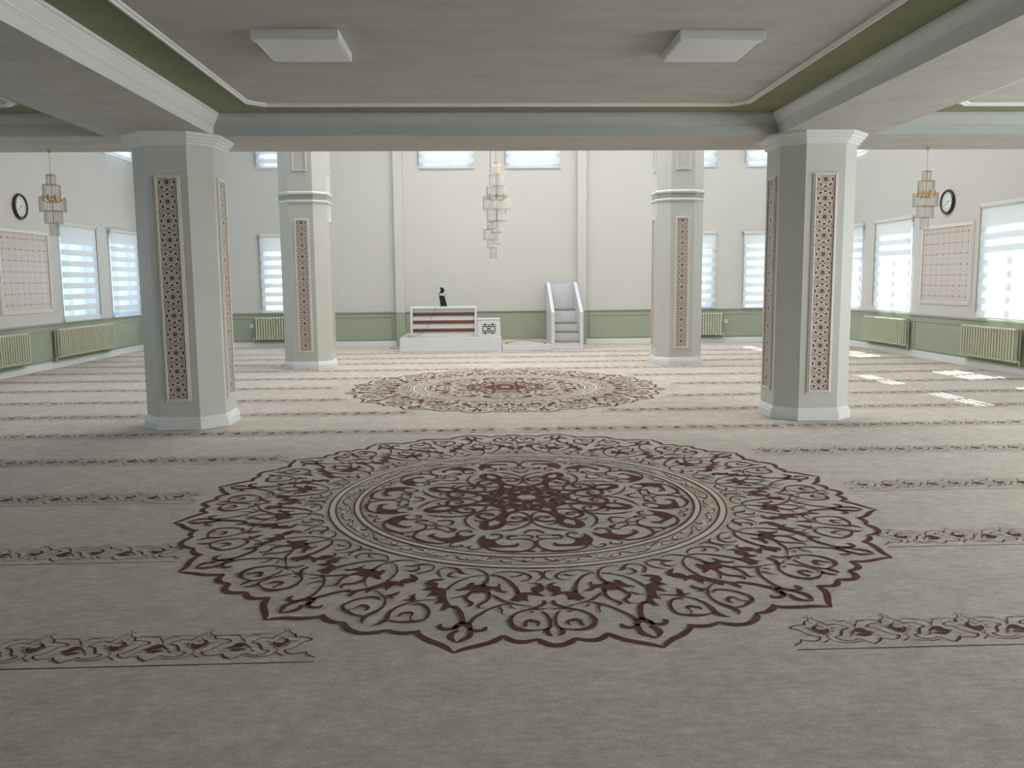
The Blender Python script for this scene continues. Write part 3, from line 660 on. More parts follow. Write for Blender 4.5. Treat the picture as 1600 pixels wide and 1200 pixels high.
# ------------------------------------------------------------------ wall tile panels
def wall_panel(kind, yc, label):
    w, h = 1.66, 1.40
    loc = (XL+0.001, yc, 1.01) if kind == 'L' else (XR-0.001, yc, 1.01)
    t = thing('tile_panel', label, 'tile panel', loc, pi/2 if kind == 'L' else -pi/2, 'framed tile panels')
    mb = MB(); b = 0.055
    mb.box(-w/2+b, -0.012, b, w/2-b, 0, h-b, 0)
    nx, nz = 8, 7; sx = (w-2*b)/nx; sz = (h-2*b)/nz
    for i in range(nx):
        for j in range(nz):
            cx = -w/2+b+sx*(i+.5); cz = b+sz*(j+.5)
            def P(pts, mi, l): mb.poly([(cx+p[0]*sx, -0.0125-l*0.0004, cz+p[1]*sz) for p in pts], mi)
            q = lambda r, a: (r*cos(a), r*sin(a))
            for k in range(8):
                a = k*pi/4
                P([q(0.36, a), q(0.44, a+0.2), q(0.48, a), q(0.44, a-0.2)], 1, 0)
                P([q(0.30, a+pi/8-0.20), q(0.33, a+pi/8), q(0.30, a+pi/8+0.2), q(0.26, a+pi/8)], 1, 0)
            P([q(0.16, k*pi/4) for k in range(8)], 1, 0)
            P([(0, -0.14), (0.07, 0), (0, 0.14), (-0.07, 0)], 2, 1)
            for dx in (-0.5, 0.5):
                P([(dx, -0.10), (dx*0.86, 0), (dx, 0.10)], 2, 1)
    for i in range(0, nx+1, 2): 
        x = -w/2+b+sx*i; mb.poly([(x-0.002, -0.0126, b), (x+0.002, -0.0126, b), (x+0.002, -0.0126, h-b), (x-0.002, -0.0126, h-b)], 1)
    for j in range(0, nz+1):
        z = b+sz*j; mb.poly([(-w/2+b, -0.0126, z-0.0025), (w/2-b, -0.0126, z-0.0025), (w/2-b, -0.0126, z+0.0025), (-w/2+b, -0.0126, z+0.0025)], 1)
    mb.build('tile_field', ['ptile_bg', 'ptile_line', 'ptile_dark'], t)
    fb = frame_mesh(w-2*b, b, h-b, fw=b, d=0.03); fb.build('panel_frame', 'cream_trim', t)
wall_panel('L', 14.84, 'framed tile panel on the left wall under the clock')
wall_panel('R', 14.88, 'framed tile panel on the right wall under the clock')

# ------------------------------------------------------------------ clocks
def text_mesh(body, size):
    cu = bpy.data.curves.new('t', 'FONT'); cu.body = body; cu.size = size; cu.align_x = 'CENTER'; cu.align_y = 'CENTER'; cu.resolution_u = 2
    o = bpy.data.objects.new('t', cu); COL.objects.link(o)
    me = o.to_mesh(); vs = [v.co.copy() for v in me.vertices]; fs = [tuple(p.vertices) for p in me.polygons]
    o.to_mesh_clear(); bpy.data.objects.remove(o); bpy.data.curves.remove(cu)
    return vs, fs
def clock(kind, yc, label):
    R = 0.215
    t = thing('wall_clock', label, 'clock', (XL+0.001, yc, 2.795) if kind == 'L' else (XR-0.001, yc, 2.795), pi/2 if kind == 'L' else -pi/2, 'round wall clocks')
    def lat(prof, n=40):
        m = MB(); m.loft([[(r*cos(2*pi*k/n), -y, r*sin(2*pi*k/n)) for k in range(n)] for r, y in prof], sm=True); return m
    lat([(R-0.01, 0.0), (R, 0.012), (R, 0.035), (R-0.012, 0.05), (R-0.028, 0.052), (R-0.042, 0.038), (R-0.046, 0.024)]).build('rim', 'burgundy', t)
    lat([(R-0.044, 0.004), (R-0.044, 0.028)]).build('dial', 'clock_face', t)
    mb = MB()
    for k in range(60):
        a = k*pi/30; r0, r1, w = (R-0.062, R-0.050, 0.0022 if k % 5 == 0 else 0.001)
        d = Vector((sin(a), 0, cos(a))); u = Vector((cos(a), 0, -sin(a)))
        mb.poly([d*r0-u*w+Vector((0, -0.0285, 0)), d*r0+u*w+Vector((0, -0.0285, 0)), d*r1+u*w+Vector((0, -0.0285, 0)), d*r1-u*w+Vector((0, -0.0285, 0))])
    for k in range(1, 13):
        vs, fs = text_mesh(str(k), 0.042); a = k*pi/6; n = len(mb.v)
        mb.v.extend([(v.x+sin(a)*(R-0.085), -0.0285, v.y+cos(a)*(R-0.085)) for v in vs])
        for f in fs: mb.f.append(tuple(n+i for i in f)); mb.m.append(0); mb.sm.append(False)
    mb.build('numerals', 'black', t)
    for nm, a, ln, w in (('hour_hand', radians(76), 0.085, 0.006), ('minute_hand', radians(232), 0.125, 0.004)):
        d = Vector((sin(a), 0, cos(a))); u = Vector((cos(a), 0, -sin(a))); y = Vector((0, -0.031 if nm[0] == 'h' else -0.034, 0))
        m = MB(); m.poly([y-d*0.02-u*w*.6, y-d*0.02+u*w*.6, y+d*ln*0.6+u*w, y+d*ln, y+d*ln*0.6-u*w]); m.build(nm, 'black', t)
clock('L', 14.80, 'burgundy rimmed round clock high on the left wall')
clock('R', 14.90, 'burgundy rimmed round clock high on the right wall')

# ------------------------------------------------------------------ radiators
def section_mesh():
    mb = MB(); h = 0.53; w = 0.026
    for y in (-0.045, 0.0, 0.045):
        ww = w if y < -0.01 else 0.054
        mb.loft([[(ww*.5*sx*f, y+0.014*sy*f, z) for sx, sy in ((-1, -.6), (-.6, -1), (.6, -1), (1, -.6), (1, .6), (.6, 1), (-.6, 1), (-1, .6))] for z, f in ((0.02, .8), (0.05, 1), (h-0.05, 1), (h-0.02, .8))])
    for z in (0.0, h-0.055):
        mb.loft([[(x, 0.050*cos(2*pi*k/12), z+0.028+0.022*sin(2*pi*k/12)) for k in range(12)] for x in (-0.036, 0.036)], sm=True)
    me = mb.build('tmp', 'radiator'); d = me.data; bpy.data.objects.remove(me); return d
SEC = section_mesh()
def radiator(kind, a0, a1, label, group='sage column radiators', d=0.10):
    n = max(4, int(round((a1-a0)/(0.058 if kind == 'B' else 0.072)))); pitch = (a1-a0)/n
    rot = {'B': 0.0, 'L': pi/2, 'R': -pi/2}[kind]
    loc = {'B': ((a0+a1)/2, YB-d, 0.18), 'L': (XL+d, (a0+a1)/2, 0.18), 'R': (XR-d, (a0+a1)/2, 0.18)}[kind]
    t = thing('radiator', label, 'radiator', loc, rot, group)
    L = a1-a0
    for i in range(n): link('section', SEC, t, (-L/2+pitch*(i+.5), 0, 0))
    s = {'L': -1, 'R': 1, 'B': 1 if a0 > 0 else -1}[kind]
    mb = MB(); x = s*(L/2)
    mb.tube([(x, 0, 0.028), (x+s*0.05, 0, 0.028), (x+s*0.06, 0, 0.015), (x+s*0.06, 0.0, -0.045), (x+s*0.05, 0.02, -0.06)], 0.012, 8)
    mb.tube([(x+s*0.055, 0.06, -0.06), (-s*L/2, 0.06, -0.06)], 0.010, 8)
    mb.build('pipe', 'radiator', t)
    mb = MB(); mb.tube([(x+s*0.035, 0, 0.028), (x+s*0.035, -0.035, 0.028), (x+s*0.035, -0.055, 0.028)], 0.015, 10, rs=[0.012, 0.018, 0.016]); mb.build('valve', 'radiator', t)
    for xx in (-L*0.35, L*0.35):
        mb = MB(); mb.box(xx-0.008, 0.03, 0.06, xx+0.008, d-0.001, 0.075); mb.build('wall_bracket', 'radiator', t)
    return t
radiator('L', 12.62, 14.55, 'sage column radiator on the left wall, cut off by the left edge of the photo')
radiator('L', 15.56, 17.90, 'long sage column radiator on the left wall, right of the tile panel')
radiator('R', 15.97, 17.72, 'sage column radiator on the right wall, left of the tile panel')
radiator('R', 12.58, 14.05, 'sunlit sage column radiator on the right wall, under the wavy blind')
radiator('B', -5.17, -3.70, 'sage column radiator on the back wall, left of the far left column')
radiator('B', 4.2, 5.66, 'sage column radiator on the back wall, right of the far right column')

# sockets
for x, z, lb in ((-5.28, 0.50, 'white wall socket left of the back left radiator'), (5.79, 0.50, 'white wall socket right of the back right radiator')):
    t = thing('wall_socket', lb, 'socket', (x, YB, z), 0, 'wall sockets')
    mb = MB(); mb.box(-0.042, -0.012, -0.042, 0.042, -0.0005, 0.042, 0, 0.004); mb.build('cover_plate', 'socket', t)
    if x > 0: mb = MB(); mb.box(-0.012, -0.0135, -0.012, 0.012, -0.0118, 0.012); mb.build('outlet', 'dark', t)
    else: mb = MB(); mb.box(-0.025, -0.015, -0.028, 0.025, -0.0118, 0.028, 0, 0.002); mb.build('rocker', 'socket', t)

# ------------------------------------------------------------------ chandeliers
def ring_mb(r, z, t=0.003, h=0.007, n=28, cx=0, cy=0):
    mb = MB()
    prof = [(r+t, z-h/2), (r+t, z+h/2), (r-t, z+h/2), (r-t, z-h/2), (r+t, z-h/2)]
    mb.loft([[(cx+q*cos(2*pi*k/n), cy+q*sin(2*pi*k/n), zz) for k in range(n)] for q, zz in prof], cap=False, sm=False)
    return mb
def strands(mb, r, ztop, L, n, bead, cx=0, cy=0):
    nb = max(2, int(L/(bead*2.3)))
    for k in range(n):
        a = 2*pi*(k+.5)/n; x, y = cx+r*cos(a), cy+r*sin(a)
        for i in range(nb):
            z = ztop-(i+.5)*L/nb; b = bead*(1.0 if i < nb-1 else 1.35); o = len(mb.v)
            bz = L/nb*0.48
            mb.v.extend([(x+b, y, z), (x, y+b, z), (x-b, y, z), (x, y-b, z), (x, y, z+bz), (x, y, z-bz)])
            for f in ((0,1,4),(1,2,4),(2,3,4),(3,0,4),(1,0,5),(2,1,5),(3,2,5),(0,3,5)):
                mb.f.append(tuple(o+q for q in f)); mb.m.append(0); mb.sm.append(False)
def chandelier(loc, tiers, drop, label, canopy=True, extra=(), bead=0.0075, gold_ring2=None):
    """loc = hanging point; tiers = (radius, length)"""
    t = thing('chandelier', label, 'chandelier', loc, 0, 'crystal chandeliers')
    mb = MB(); mb.lathe([(0.001, -0.03), (0.014, -0.028), (0.03, -0.012), (0.034, -0.001)], 0, 0, 20); mb.build('canopy', 'gold', t)
    mb = MB(); k = 0; z = -0.028
    pts = [(0.004*sin(i*1.7), 0.003*cos(i*2.3), -0.028-(drop-0.028)*i/14) for i in range(15)]
    mb.tube(pts, 0.0028, 6); mb.build('chain', 'steel', t)
    total = sum(l for _, l in tiers)
    mb = MB(); mb.tube([(0, 0, -drop+0.015), (0, 0, -drop-total*0.8)], 0.005, 8)
    zc = -drop-sum(l for _, l in tiers[:len(tiers)//2])
    rc = max(r for r, _ in tiers)*0.72
    for q in range(8):
        a = q*pi/4; mb.tube([(0, 0, zc-0.03), (rc*.5*cos(a), rc*.5*sin(a), zc-0.055), (rc*cos(a), rc*sin(a), zc-0.03)], 0.004, 6)
    mb.build('stem', 'gold', t)
    for q in range(8):
        mb = MB(); a = q*pi/4; mb.lathe([(0.003, zc-0.035), (0.016, zc-0.028), (0.018, zc-0.018), (0.010, zc-0.016), (0.010, zc+0.022), (0.004, zc+0.03)], rc*cos(a), rc*sin(a), 10); mb.build('lamp_cup', 'gold', t)
    z = -drop
    for i, (r, l) in enumerate(tiers):
        m = ring_mb(r, z)
        for q in range(4):
            a = q*pi/2+0.4; m.tube([(0, 0, z), (r*cos(a), r*sin(a), z)], 0.002, 5)
        m.build('hoop', 'gold', t)
        c = MB(); strands(c, r, z-0.006, l*1.04, max(12, int(r*260)), bead)
        c['x'] if False else None
        o = c.build('crystal_curtain', 'crystal', t)
        z -= l
    for (ex, ey, ez, r, l) in extra:
        m = ring_mb(r, ez, cx=ex, cy=ey); m.tube([(0, 0, ez+0.02), (ex, ey, ez)], 0.003, 5); m.build('hoop', 'gold', t)
        c = MB(); strands(c, r, ez-0.006, l, 12, bead, ex, ey); c.build('crystal_curtain', 'crystal', t)
    return t
side_tiers = [(0.048, 0.110), (0.090, 0.140), (0.135, 0.145), (0.092, 0.130), (0.046, 0.135)]
chandelier((-4.765, 9.90, ZS), side_tiers, 0.27, 'small tiered crystal chandelier hanging on the left, in front of the left wall windows')
chandelier((5.185, 9.90, ZS), side_tiers, 0.27, 'small tiered crystal chandelier hanging on the right, beside the right wall clock')
chandelier((0.255, 12.5, HTOP), [(0.048, 0.165), (0.100, 0.165), (0.142, 0.145), (0.192, 0.175), (0.142, 0.165), (0.072, 0.165), (0.045, 0.165)], HTOP-3.17,
           'large central crystal chandelier hanging over the far carpet medallion', extra=[(-0.09, -0.03, -HTOP+3.17-0.835, 0.05, 0.10), (-0.13, -0.02, -HTOP+3.17-0.94, 0.062, 0.15), (-0.09, 0.0, -HTOP+3.17-1.085, 0.05, 0.12), (-0.055, 0, -HTOP+3.17-1.20, 0.05, 0.15)], bead=0.0085)

mb = MB(); mb.tube([(0.165, 12.0, HTOP-0.003), (0.168, 12.0, 5.0), (0.165, 12.0, 2.965)], 0.004, 6)
tag(mb.build('hanging_cord', 'black'), 'thin dark cord hanging down just left of the central chandelier', 'cord')
# ------------------------------------------------------------------ carpet
carpet = MB(); carpet.box(XL, YF, -0.012, XR, YB, 0.0)
carpet_o = tag(carpet.build('prayer_carpet', 'carpet'), 'wall-to-wall grey beige prayer carpet with brown medallions and row borders', 'carpet')
def catmull(pts, per=6, closed=False):
    n = len(pts); out = []
    for i in range(n-1 if not closed else n):
        p0 = pts[max(i-1, 0)] if not closed else pts[i-1]; p1 = pts[i]
        p2 = pts[(i+1) % n]; p3 = pts[min(i+2, n-1)] if not closed else pts[(i+2) % n]
        for k in range(per):
            t = k/per
            out.append(tuple(0.5*(2*b+(c-a)*t+(2*a-5*b+4*c-d)*t*t+(3*b-a-3*c+d)*t**3) for a, b, c, d in zip(p0, p1, p2, p3)))
    if not closed: out.append(tuple(pts[-1]))
    return out
def ribbon(pts, per=6):
    """pts (x, y, w) -> list of quads in 2D"""
    q = catmull(pts, per) if len(pts) > 2 else list(pts)
    Lf = []; Rt = []
    for i, (x, y, w) in enumerate(q):
        a = q[max(i-1, 0)]; b = q[min(i+1, len(q)-1)]
        dx, dy = b[0]-a[0], b[1]-a[1]; l = math.hypot(dx, dy) or 1
        nx, ny = -dy/l, dx/l; w = max(w, 0.001)/2
        Lf.append((x+nx*w, y+ny*w)); Rt.append((x-nx*w, y-ny*w))
    return [[Lf[i], Lf[i+1], Rt[i+1], Rt[i]] for i in range(len(q)-1)]
RM, AM = 2.285, 1.095
def medallion_mesh():
    mb = MB()
    def uc(r, a, s=1.0):
        a = radians(a); return (RM*r*sin(a)*1.0, -RM*r*cos(a))   # a = 0 points toward the camera
    polys = []
    for st in MED_STROKES:
        polys += [(q, 0, 0.003) for q in ribbon([(*uc(r, a), w/1000*1.0) for r, a, w in st], 5)]
    for f in MED_FILLS: polys.append(([uc(r, a) for r, a in f], 0, 0.003))
    for f in MED_HOLES: polys.append(([uc(r, a) for r, a in f], 1, 0.0045))
    # centre rosette petals (one and a half per wedge)
    for a in (0, -22.5):
        L = 0.085 if a == 0 else 0.075
        if a == 0 or True:
            A0 = a; pts = []
            for k in range(12):
                t = 2*pi*k/12; rr = 0.052+0.026*cos(t) if a == 0 else 0.0
                pts.append((rr, 0.018*sin(t)))
            if a == 0: polys.append(([(RM*y, -RM*x) for x, y in pts], 0, 0.003))
    # vine leaves between the two rings
    for k in range(4):
        a = -2.8-5.6*k; r = 0.545 if k % 2 else 0.532; tilt = (0.6, -0.5, 0.8, -0.3)[k]
        for sc, mi, z in ((1.0, 0, 0.003), (0.72, 2, 0.004)):
            pts = []
            cx, cy = uc(r, a)
            for j in range(10):
                t = 2*pi*j/10; lx = 0.040*sc*cos(t); ly = 0.016*sc*sin(t)*(1-0.3*cos(t))
                th = radians(a)+tilt
                pts.append((cx+lx*cos(th)-ly*sin(th), cy+lx*sin(th)+ly*cos(th)))
            polys.append((pts, mi, z))
    polys += [(q, 0, 0.003) for q in ribbon([(*uc(r, a), 0.007) for r, a in ((0.552, 0), (0.545, -4), (0.525, -8.5), (0.530, -12), (0.552, -16), (0.548, -19), (0.53, -22.5))], 4)]
    polys += [(q, 2, 0.0035) for q in ribbon([(*uc(r, a), w) for r, a, w in ((0.53, -9, 0.004), (0.545, -12, 0.016), (0.54, -15, 0.022), (0.525, -16.5, 0.006))], 4)]
    zpolys = [((0.0008 if mi == 0 else 0.0030)+sid*0.000012, (pts, mi)) for sid, (pts, mi, _) in enumerate(polys)]
    zpolys = [(min(z, 0.0036 if q[1] else 0.0028), q) for z, q in zpolys]
    for k in range(8):
        for mir in (1, -1):
            ca, sa = cos(k*pi/4), sin(k*pi/4)
            for z0, (pts, mi) in zpolys:
                out = []; z = z0+(k*2+(mir > 0))*0.00005
                for x, y in pts:
                    x *= mir
                    X, Y = x*ca-y*sa, x*sa+y*ca
                    out.append((X, Y*AM, z))
                mb.poly(out if mir == 1 else out[::-1], mi)
    # rings
    n = 128
    for r, w, mi, z in ((0.497, 0.010, 0, 0.003), (0.514, 0.010, 0, 0.003), (0.5055, 0.027, 2, 0.003), (0.566, 0.010, 0, 0.003), (0.586, 0.010, 0, 0.003), (0.576, 0.033, 2, 0.003), (0.492, 0.004, 0, 0.003)):
        w = w/RM/2
        for i in range(n):
            a, b = 2*pi*i/n, 2*pi*(i+1)/n
            mb.poly([(RM*(r-w)*cos(a), AM*RM*(r-w)*sin(a), z), (RM*(r+w)*cos(a), AM*RM*(r+w)*sin(a), z), (RM*(r+w)*cos(b), AM*RM*(r+w)*sin(b), z), (RM*(r-w)*cos(b), AM*RM*(r-w)*sin(b), z)], mi)
    # soft lighter disc behind the flower
    mb.poly([(RM*0.028*cos(2*pi*i/20), RM*0.028*sin(2*pi*i/20), 0.004) for i in range(20)], 1)
    return mb
HOLE = simple('carpet_ground', rgb(198, 192, 181), 0.95, var=0.08, scale=60, spec=0.05)
med = medallion_mesh().build('medallion', ['brown', HOLE, 'cream'], carpet_o, (0.304, 5.778, 0))
med2 = link('medallion', med.data, carpet_o, (0.34, 11.98, 0)); med2.scale = (0.975, 0.965, 1)

UNIT = []
for st in BAND_STROKES: UNIT += ribbon([(x, y, w/1000*0.72) for x, y, w in st], 3)
for f in BAND_FILLS: UNIT.append([tuple(p) for p in f])
band_cache = {}
def band_mesh(n, length):
    key = (n, round(length, 2))
    if key in band_cache: return band_cache[key]
    mb = MB()
    for k in range(n):
        for j, q in enumerate(UNIT): mb.poly([(p[0]-k*BAND_PERIOD, p[1], 0.001+(k % 2)*0.0008+j*0.000006) for p in q])
    mb.poly([(-length, -0.004, 0.001), (0, -0.004, 0.001), (0, 0.004, 0.001), (-length, 0.004, 0.001)])
    o = mb.build('tmp', 'brown'); d = o.data; bpy.data.objects.remove(o); band_cache[key] = d
    return d
ROWS = [(3.262, -0.68, 1.27), (4.545, -1.66, 2.26), (5.80, -1.98, 2.60), (7.07, -1.62, 2.32), (8.34, None, None), (9.55, -0.74, 1.36), (10.73, -1.69, 2.36), (11.97, -2.01, 2.69),
        (13.15, -1.45, 2.29), (14.33, None, None), (15.48, None, None), (16.57, None, None), (17.68, None, None)]
for y, xl, xr in ROWS:
    if xl is None: xl, xr = 0.26, 0.30
    nl = int((xl-XL-0.05)/BAND_PERIOD); nr = int((XR-xr-0.05)/BAND_PERIOD)
    link('row_border', band_mesh(nl, xl-XL-0.03), carpet_o, (xl, y, 0))
    b = link('row_border', band_mesh(nr, XR-xr-0.03), carpet_o, (xr, y, 0)); b.scale = (-1, 1, 1)

# ------------------------------------------------------------------ preacher's desk group
PF = 18.2
t = tag(None or link('platform', None, None, (-0.635, PF, 0.004)), 'white platform carrying the slatted desk, beige carpet on top', 'platform')
mb = MB(); mb.box(-1.085, 0, 0, 1.085, YB-0.03-PF, 0.295, 0, 0.004); mb.build('carcass', 'board_white', t)
mb = MB(); mb.box(-1.06, 0.03, 0.295, 1.06, YB-0.03-PF, 0.303); mb.build('carpet_top', 'carpet', t)
# desk
t = thing('desk', 'white desk with three brown wooden slats across its front', 'desk', (-0.78, PF+0.05, 0.308))
W2, HD, DD = 0.705, 0.645, 0.60
mb = MB()
mb.box(-W2, 0, 0, -W2+0.045, DD, HD-0.04, 0, 0.003); mb.box(W2-0.045, 0, 0, W2, DD, HD-0.04, 0, 0.003)
mb.build('side_panel', 'board_white', t)
mb = MB(); mb.box(-W2, 0, HD-0.04, W2, DD, HD, 0, 0.004); mb.build('desk_top', 'board_white', t)
mb = MB(); mb.box(-W2+0.045, 0.05, 0, W2-0.045, 0.07, HD-0.04); mb.build('front_panel', 'board_white', t)
for z in (0.455, 0.287, 0.112):
    mb = MB(); mb.box(-W2+0.047, 0.030, z, W2-0.047, 0.05, z+0.068, 0, 0.002); mb.build('wooden_slat', 'wood', t)
# lattice box
t = thing('lattice_box', 'small white box with a pierced geometric lattice, right of the slatted desk', 'box', (0.185, PF+0.10, 0.308))
mb = MB(); mb.loft([[(-0.245, 0, 0), (0.25, 0, 0), (0.25, 0.5, 0), (-0.245, 0.5, 0)], [(-0.245, 0, 0.36), (0.238, 0, 0.36), (0.238, 0.5, 0.36), (-0.245, 0.5, 0.36)]]); mb.build('carcass', 'board_white', t)
mb = MB(); mb.box(-0.25, -0.012, 0.36, 0.245, 0.51, 0.378, 0, 0.003); mb.build('lid', 'board_white', t)
mb = MB()
def hexa(cx, cz, r, n=6, ph=0): mb.poly([(cx+r*cos(2*pi*k/n+ph), -0.002, cz+r*sin(2*pi*k/n+ph)) for k in range(n)])
for i in range(2):
    cx = -0.08+0.155*i+0.0
    for k in range(6): hexa(cx+0.052*cos(k*pi/3), 0.165+0.052*sin(k*pi/3), 0.020, 5, k*pi/3)
    for sz in (-1, 1):
        hexa(cx, 0.165+sz*0.090, 0.027); hexa(cx-0.055, 0.165+sz*0.093, 0.013); hexa(cx+0.055, 0.165+sz*0.093, 0.013)
        hexa(cx-0.058, 0.165+sz*0.05, 0.016); hexa(cx+0.058, 0.165+sz*0.05, 0.016)
    hexa(cx+0.0, 0.165+0.028, 0.006); hexa(cx, 0.165-0.028, 0.006)
hexa(-0.0025, 0.165, 0.020); hexa(-0.0025, 0.23, 0.016); hexa(-0.0025, 0.10, 0.016)
mb.build('lattice', 'dark', t)
# low platform with prayer mat
t = thing('low_platform', 'low white carpeted platform with a brown arch pattern, between desk and steps', 'platform', (0.992, PF+0.02, 0.004))
mb = MB(); mb.box(-0.53, 0, 0, 0.53, YB-0.05-PF, 0.118, 0, 0.004); mb.build('carcass', 'board_white', t)
mb = MB(); mb.box(-0.525, 0.02, 0.118, 0.525, YB-0.05-PF, 0.128); mb.build('carpet_top', 'carpet', t)
mb = MB()
arch = [(-0.40, 0.20), (-0.40, 0.30), (-0.44, 0.42), (-0.36, 0.75), (-0.20, 1.10), (0.0, 1.38), (0.20, 1.10), (0.36, 0.75), (0.44, 0.42), (0.40, 0.30), (0.40, 0.20)]
for q in ribbon([(x, y, 0.045) for x, y in arch], 4): mb.poly([(p[0], p[1], 0.130) for p in q])
mb.build('arch_border', 'brown', t)
# minbar (pulpit steps)
t = thing('pulpit_steps', 'white stepped pulpit with sloping side panels against the back wall', 'pulpit', (1.877, 18.35, 0.004))
Dm = YB-0.02-18.35
for sx in (-1, 1):
    mb = MB(); xa, xb = (-0.343, -0.275) if sx < 0 else (0.275, 0.343)
    prof = [(0, 0), (Dm, 0), (Dm, 1.44), (Dm-0.30, 1.44), (0, 0.805)]
    mb.poly([(xa, y, z) for y, z in prof][::-1]); mb.poly([(xb, y, z) for y, z in prof])
    for i in range(5):
        a, b = prof[i], prof[(i+1) % 5]; mb.poly([(xa, a[0], a[1]), (xb, a[0], a[1]), (xb, b[0], b[1]), (xa, b[0], b[1])])
    fix_normals(mb.build('side_panel', 'board_white', t))
steps = [(0.02, 0.175), (0.30, 0.372), (0.58, 0.555), (0.86, 0.835)]
zprev = 0
for i, (y, z) in enumerate(steps):
    mb = MB(); mb.box(-0.274, y, 0 if i == 0 else steps[i-1][1]-0.02, 0.274, Dm-0.13, z-0.016); mb.build('riser', 'board_white', t)
    mb = MB(); mb.box(-0.274, y-0.010, z-0.016, 0.274, Dm-0.13, z, 0, 0.003); mb.build('tread', simple('tread_edge', rgb(134, 122, 114), 0.6) if i == 0 else bpy.data.materials['tread_edge'], t)
mb = MB(); mb.box(-0.274, Dm-0.12, 0, 0.274, Dm-0.09, 1.43); mb.box(-0.343, Dm-0.13, 1.435, 0.343, Dm-0.06, 1.448, 0, 0.002); mb.build('back_panel', 'board_white', t)

# black stand on desk
t = thing('desk_stand', 'small black stand with a curved head standing on the white desk', 'stand', (-0.80, PF+0.30, 0.954))
def slab(pts, y0, y1, name, mat, s=0.00116):
    mb = MB(); q = [((x-255)*s, (470-z)*s) for x, z in pts]; n = len(q)
    mb.poly([(x, y0, z) for x, z in q]); mb.poly([(x, y1, z) for x, z in q][::-1])
    for i in range(n):
        a, b = q[i], q[(i+1) % n]; mb.poly([(a[0], y0, a[1]), (b[0], y0, b[1]), (b[0], y1, b[1]), (a[0], y1, a[1])])
    return fix_normals(mb.build(name, mat, t))
slab([(180, 245), (192, 268), (270, 268), (292, 295), (312, 380), (332, 466), (212, 466), (198, 340)], -0.05, 0.05, 'body', 'black')
slab([(205, 120), (240, 115), (272, 132), (288, 168), (276, 210), (250, 224), (218, 222), (194, 250), (180, 246), (208, 205), (218, 165)], -0.045, 0.045, 'curved_head', 'black')
slab([(165, 462), (335, 462), (335, 470), (165, 470)], -0.07, 0.07, 'base_plate', 'steel')
mb = MB(); mb.tube([((295-255)*.00116, 0, (300-0+(-0))*0 + (470-295)*.00116), ((308-255)*.00116, 0, (470-262)*.00116), ((322-255)*.00116, 0, (470-230)*.00116)], 0.004, 8, rs=[0.003, 0.004, 0.008]); mb.build('gooseneck', 'black', t)
# cable
mb = MB()
pts = [(-1.20+0.0, PF+0.25, 0.952), (-1.20, PF+0.06, 0.952), (-1.205, PF+0.042, 0.93), (-1.25, PF+0.040, 0.84), (-1.31, PF+0.040, 0.70), (-1.36, PF+0.04, 0.58), (-1.42, PF+0.035, 0.47), (-1.49, PF+0.035, 0.40), (-1.53, PF+0.02, 0.345), (-1.55, PF+0.01, 0.312)]
cab = [(-0.925, PF+0.043, 0.956), (-0.935, PF+0.042, 0.935), (-0.99, PF+0.040, 0.83), (-1.04, PF+0.040, 0.70), (-1.10, PF+0.040, 0.57), (-1.18, PF+0.040, 0.46), (-1.27, PF+0.040, 0.38), (-1.36, PF+0.040, 0.345), (-1.46, PF+0.035, 0.328), (-1.52, PF+0.035, 0.314)]
cs = catmull([tuple(p) for p in cab], 5); mb.tube(cs, 0.004, 6)
tag(mb.build('power_cable', 'black'), 'thin dark cable hanging diagonally across the front of the slatted desk', 'cable')
mb = MB(); mb.tube(catmull([(-2.05, 19.3, 0.006), (-1.95, 19.22, 0.006), (-1.84, 19.28, 0.006), (-1.77, 19.2, 0.006), (-1.74, 19.35, 0.006)], 5), 0.006, 6)
tag(mb.build('floor_cable', 'black'), 'short black cable lying on the carpet left of the white platform', 'cable')

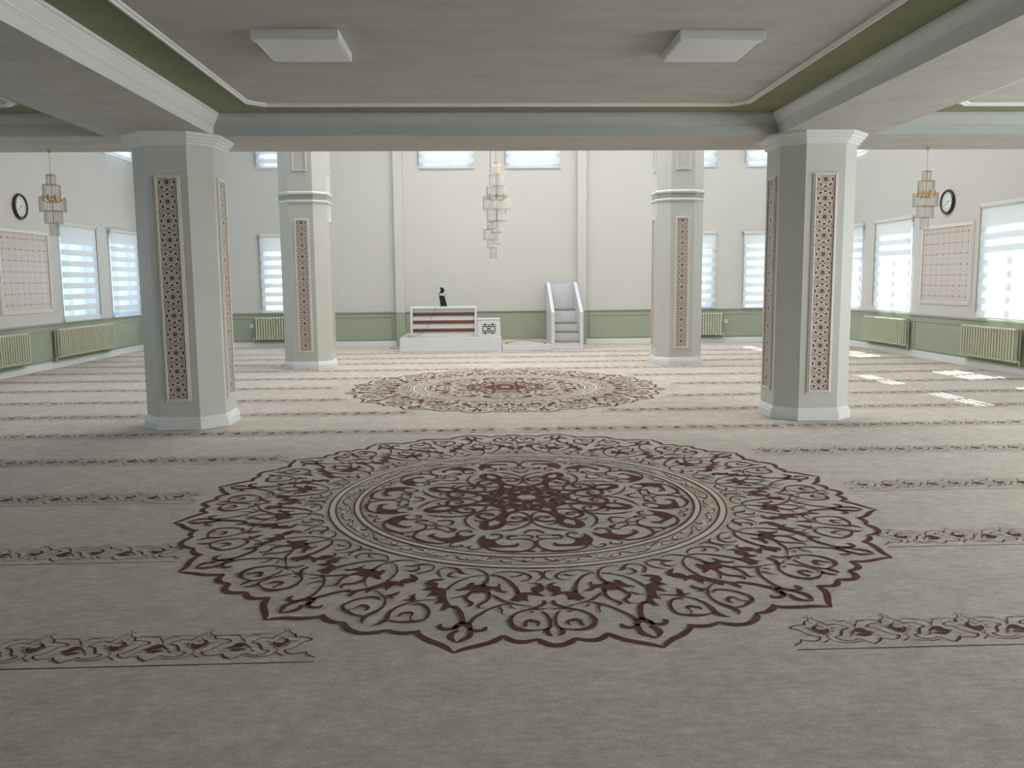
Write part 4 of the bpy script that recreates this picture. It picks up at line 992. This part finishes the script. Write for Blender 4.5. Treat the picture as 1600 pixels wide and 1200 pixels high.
# ------------------------------------------------------------------ lights
def area(name, loc, rot, sx, sy, radiance, col=(1, 1, 1)):
    l = bpy.data.lights.new(name, 'AREA'); l.shape = 'RECTANGLE'; l.size = sx; l.size_y = sy
    l.energy = radiance*pi*sx*sy; l.color = col
    o = bpy.data.objects.new(name, l); COL.objects.link(o); o.location = loc; o.rotation_euler = rot
    return o
NEUT = (1.0, 0.99, 0.975)
for kd, x, ry in (('L', XL-0.55, -pi/2), ('R', XR+0.55, pi/2)):
    for a, b in SIDE_LOW:
        if kd == 'L': L, col = (1.4, (0.66, 0.82, 1.0)) if a > 9.5 else (1.2, (0.85, 0.93, 1.0))
        else: L, col = (1.9, (0.92, 0.96, 1.0)) if a > 9.5 else ((11.0 if a > 6 else 24.0 if a > 3 else 38.0), NEUT)
        area('daylight', (x, (a+b)/2, 1.72), (0, ry, 0), 2.2, 1.75, L, col)
    for a, b in SIDE_UP:
        L, col = (6.0, (0.78, 0.89, 1.0)) if kd == 'L' else ((22.0 if a > 12 else 8.0), NEUT)
        area('daylight', (x, (a+b)/2, 4.65), (0, ry, 0), 1.5, 1.75, L, col)
for a, b in BACK_LOW: area('daylight', ((a+b)/2, YB+0.55, 1.72), (-pi/2, 0, 0), 1.75, 2.2, 2.2, (0.88, 0.94, 1.0))
for a, b in BACK_UP: area('daylight', ((a+b)/2, YB+0.55, 4.65), (-pi/2, 0, 0), 1.75, 1.5, 2.4, (0.76, 0.88, 1.0))
area('overhead_fill', (XM+1.0, 15.0, HTOP-0.02), (0, 0, 0), 9.0, 6.0, 2.7, NEUT)  # unseen fill lamp added under the hall ceiling to brighten the hall
sun = bpy.data.lights.new('sun', 'SUN'); sun.energy = 22; sun.angle = radians(0.12); sun.color = (1, 0.96, 0.9)
so = bpy.data.objects.new('sun', sun); COL.objects.link(so)
so.rotation_euler = Vector((-1, -0.30, -1.88)).to_track_quat('-Z', 'Y').to_euler()
w = bpy.data.worlds.new('world'); bpy.context.scene.world = w; w.use_nodes = True
w.node_tree.nodes['Background'].inputs[0].default_value = (0.75, 0.86, 1.0, 1); w.node_tree.nodes['Background'].inputs[1].default_value = 1.2
sc = bpy.context.scene
sc.view_settings.view_transform = 'Standard'; sc.view_settings.look = 'None'; sc.view_settings.exposure = 0.55; sc.view_settings.gamma = 1.0
sc.cycles.max_bounces = 10; sc.cycles.diffuse_bounces = 5; sc.cycles.transparent_max_bounces = 16
sc.cycles.sample_clamp_indirect = 6.0
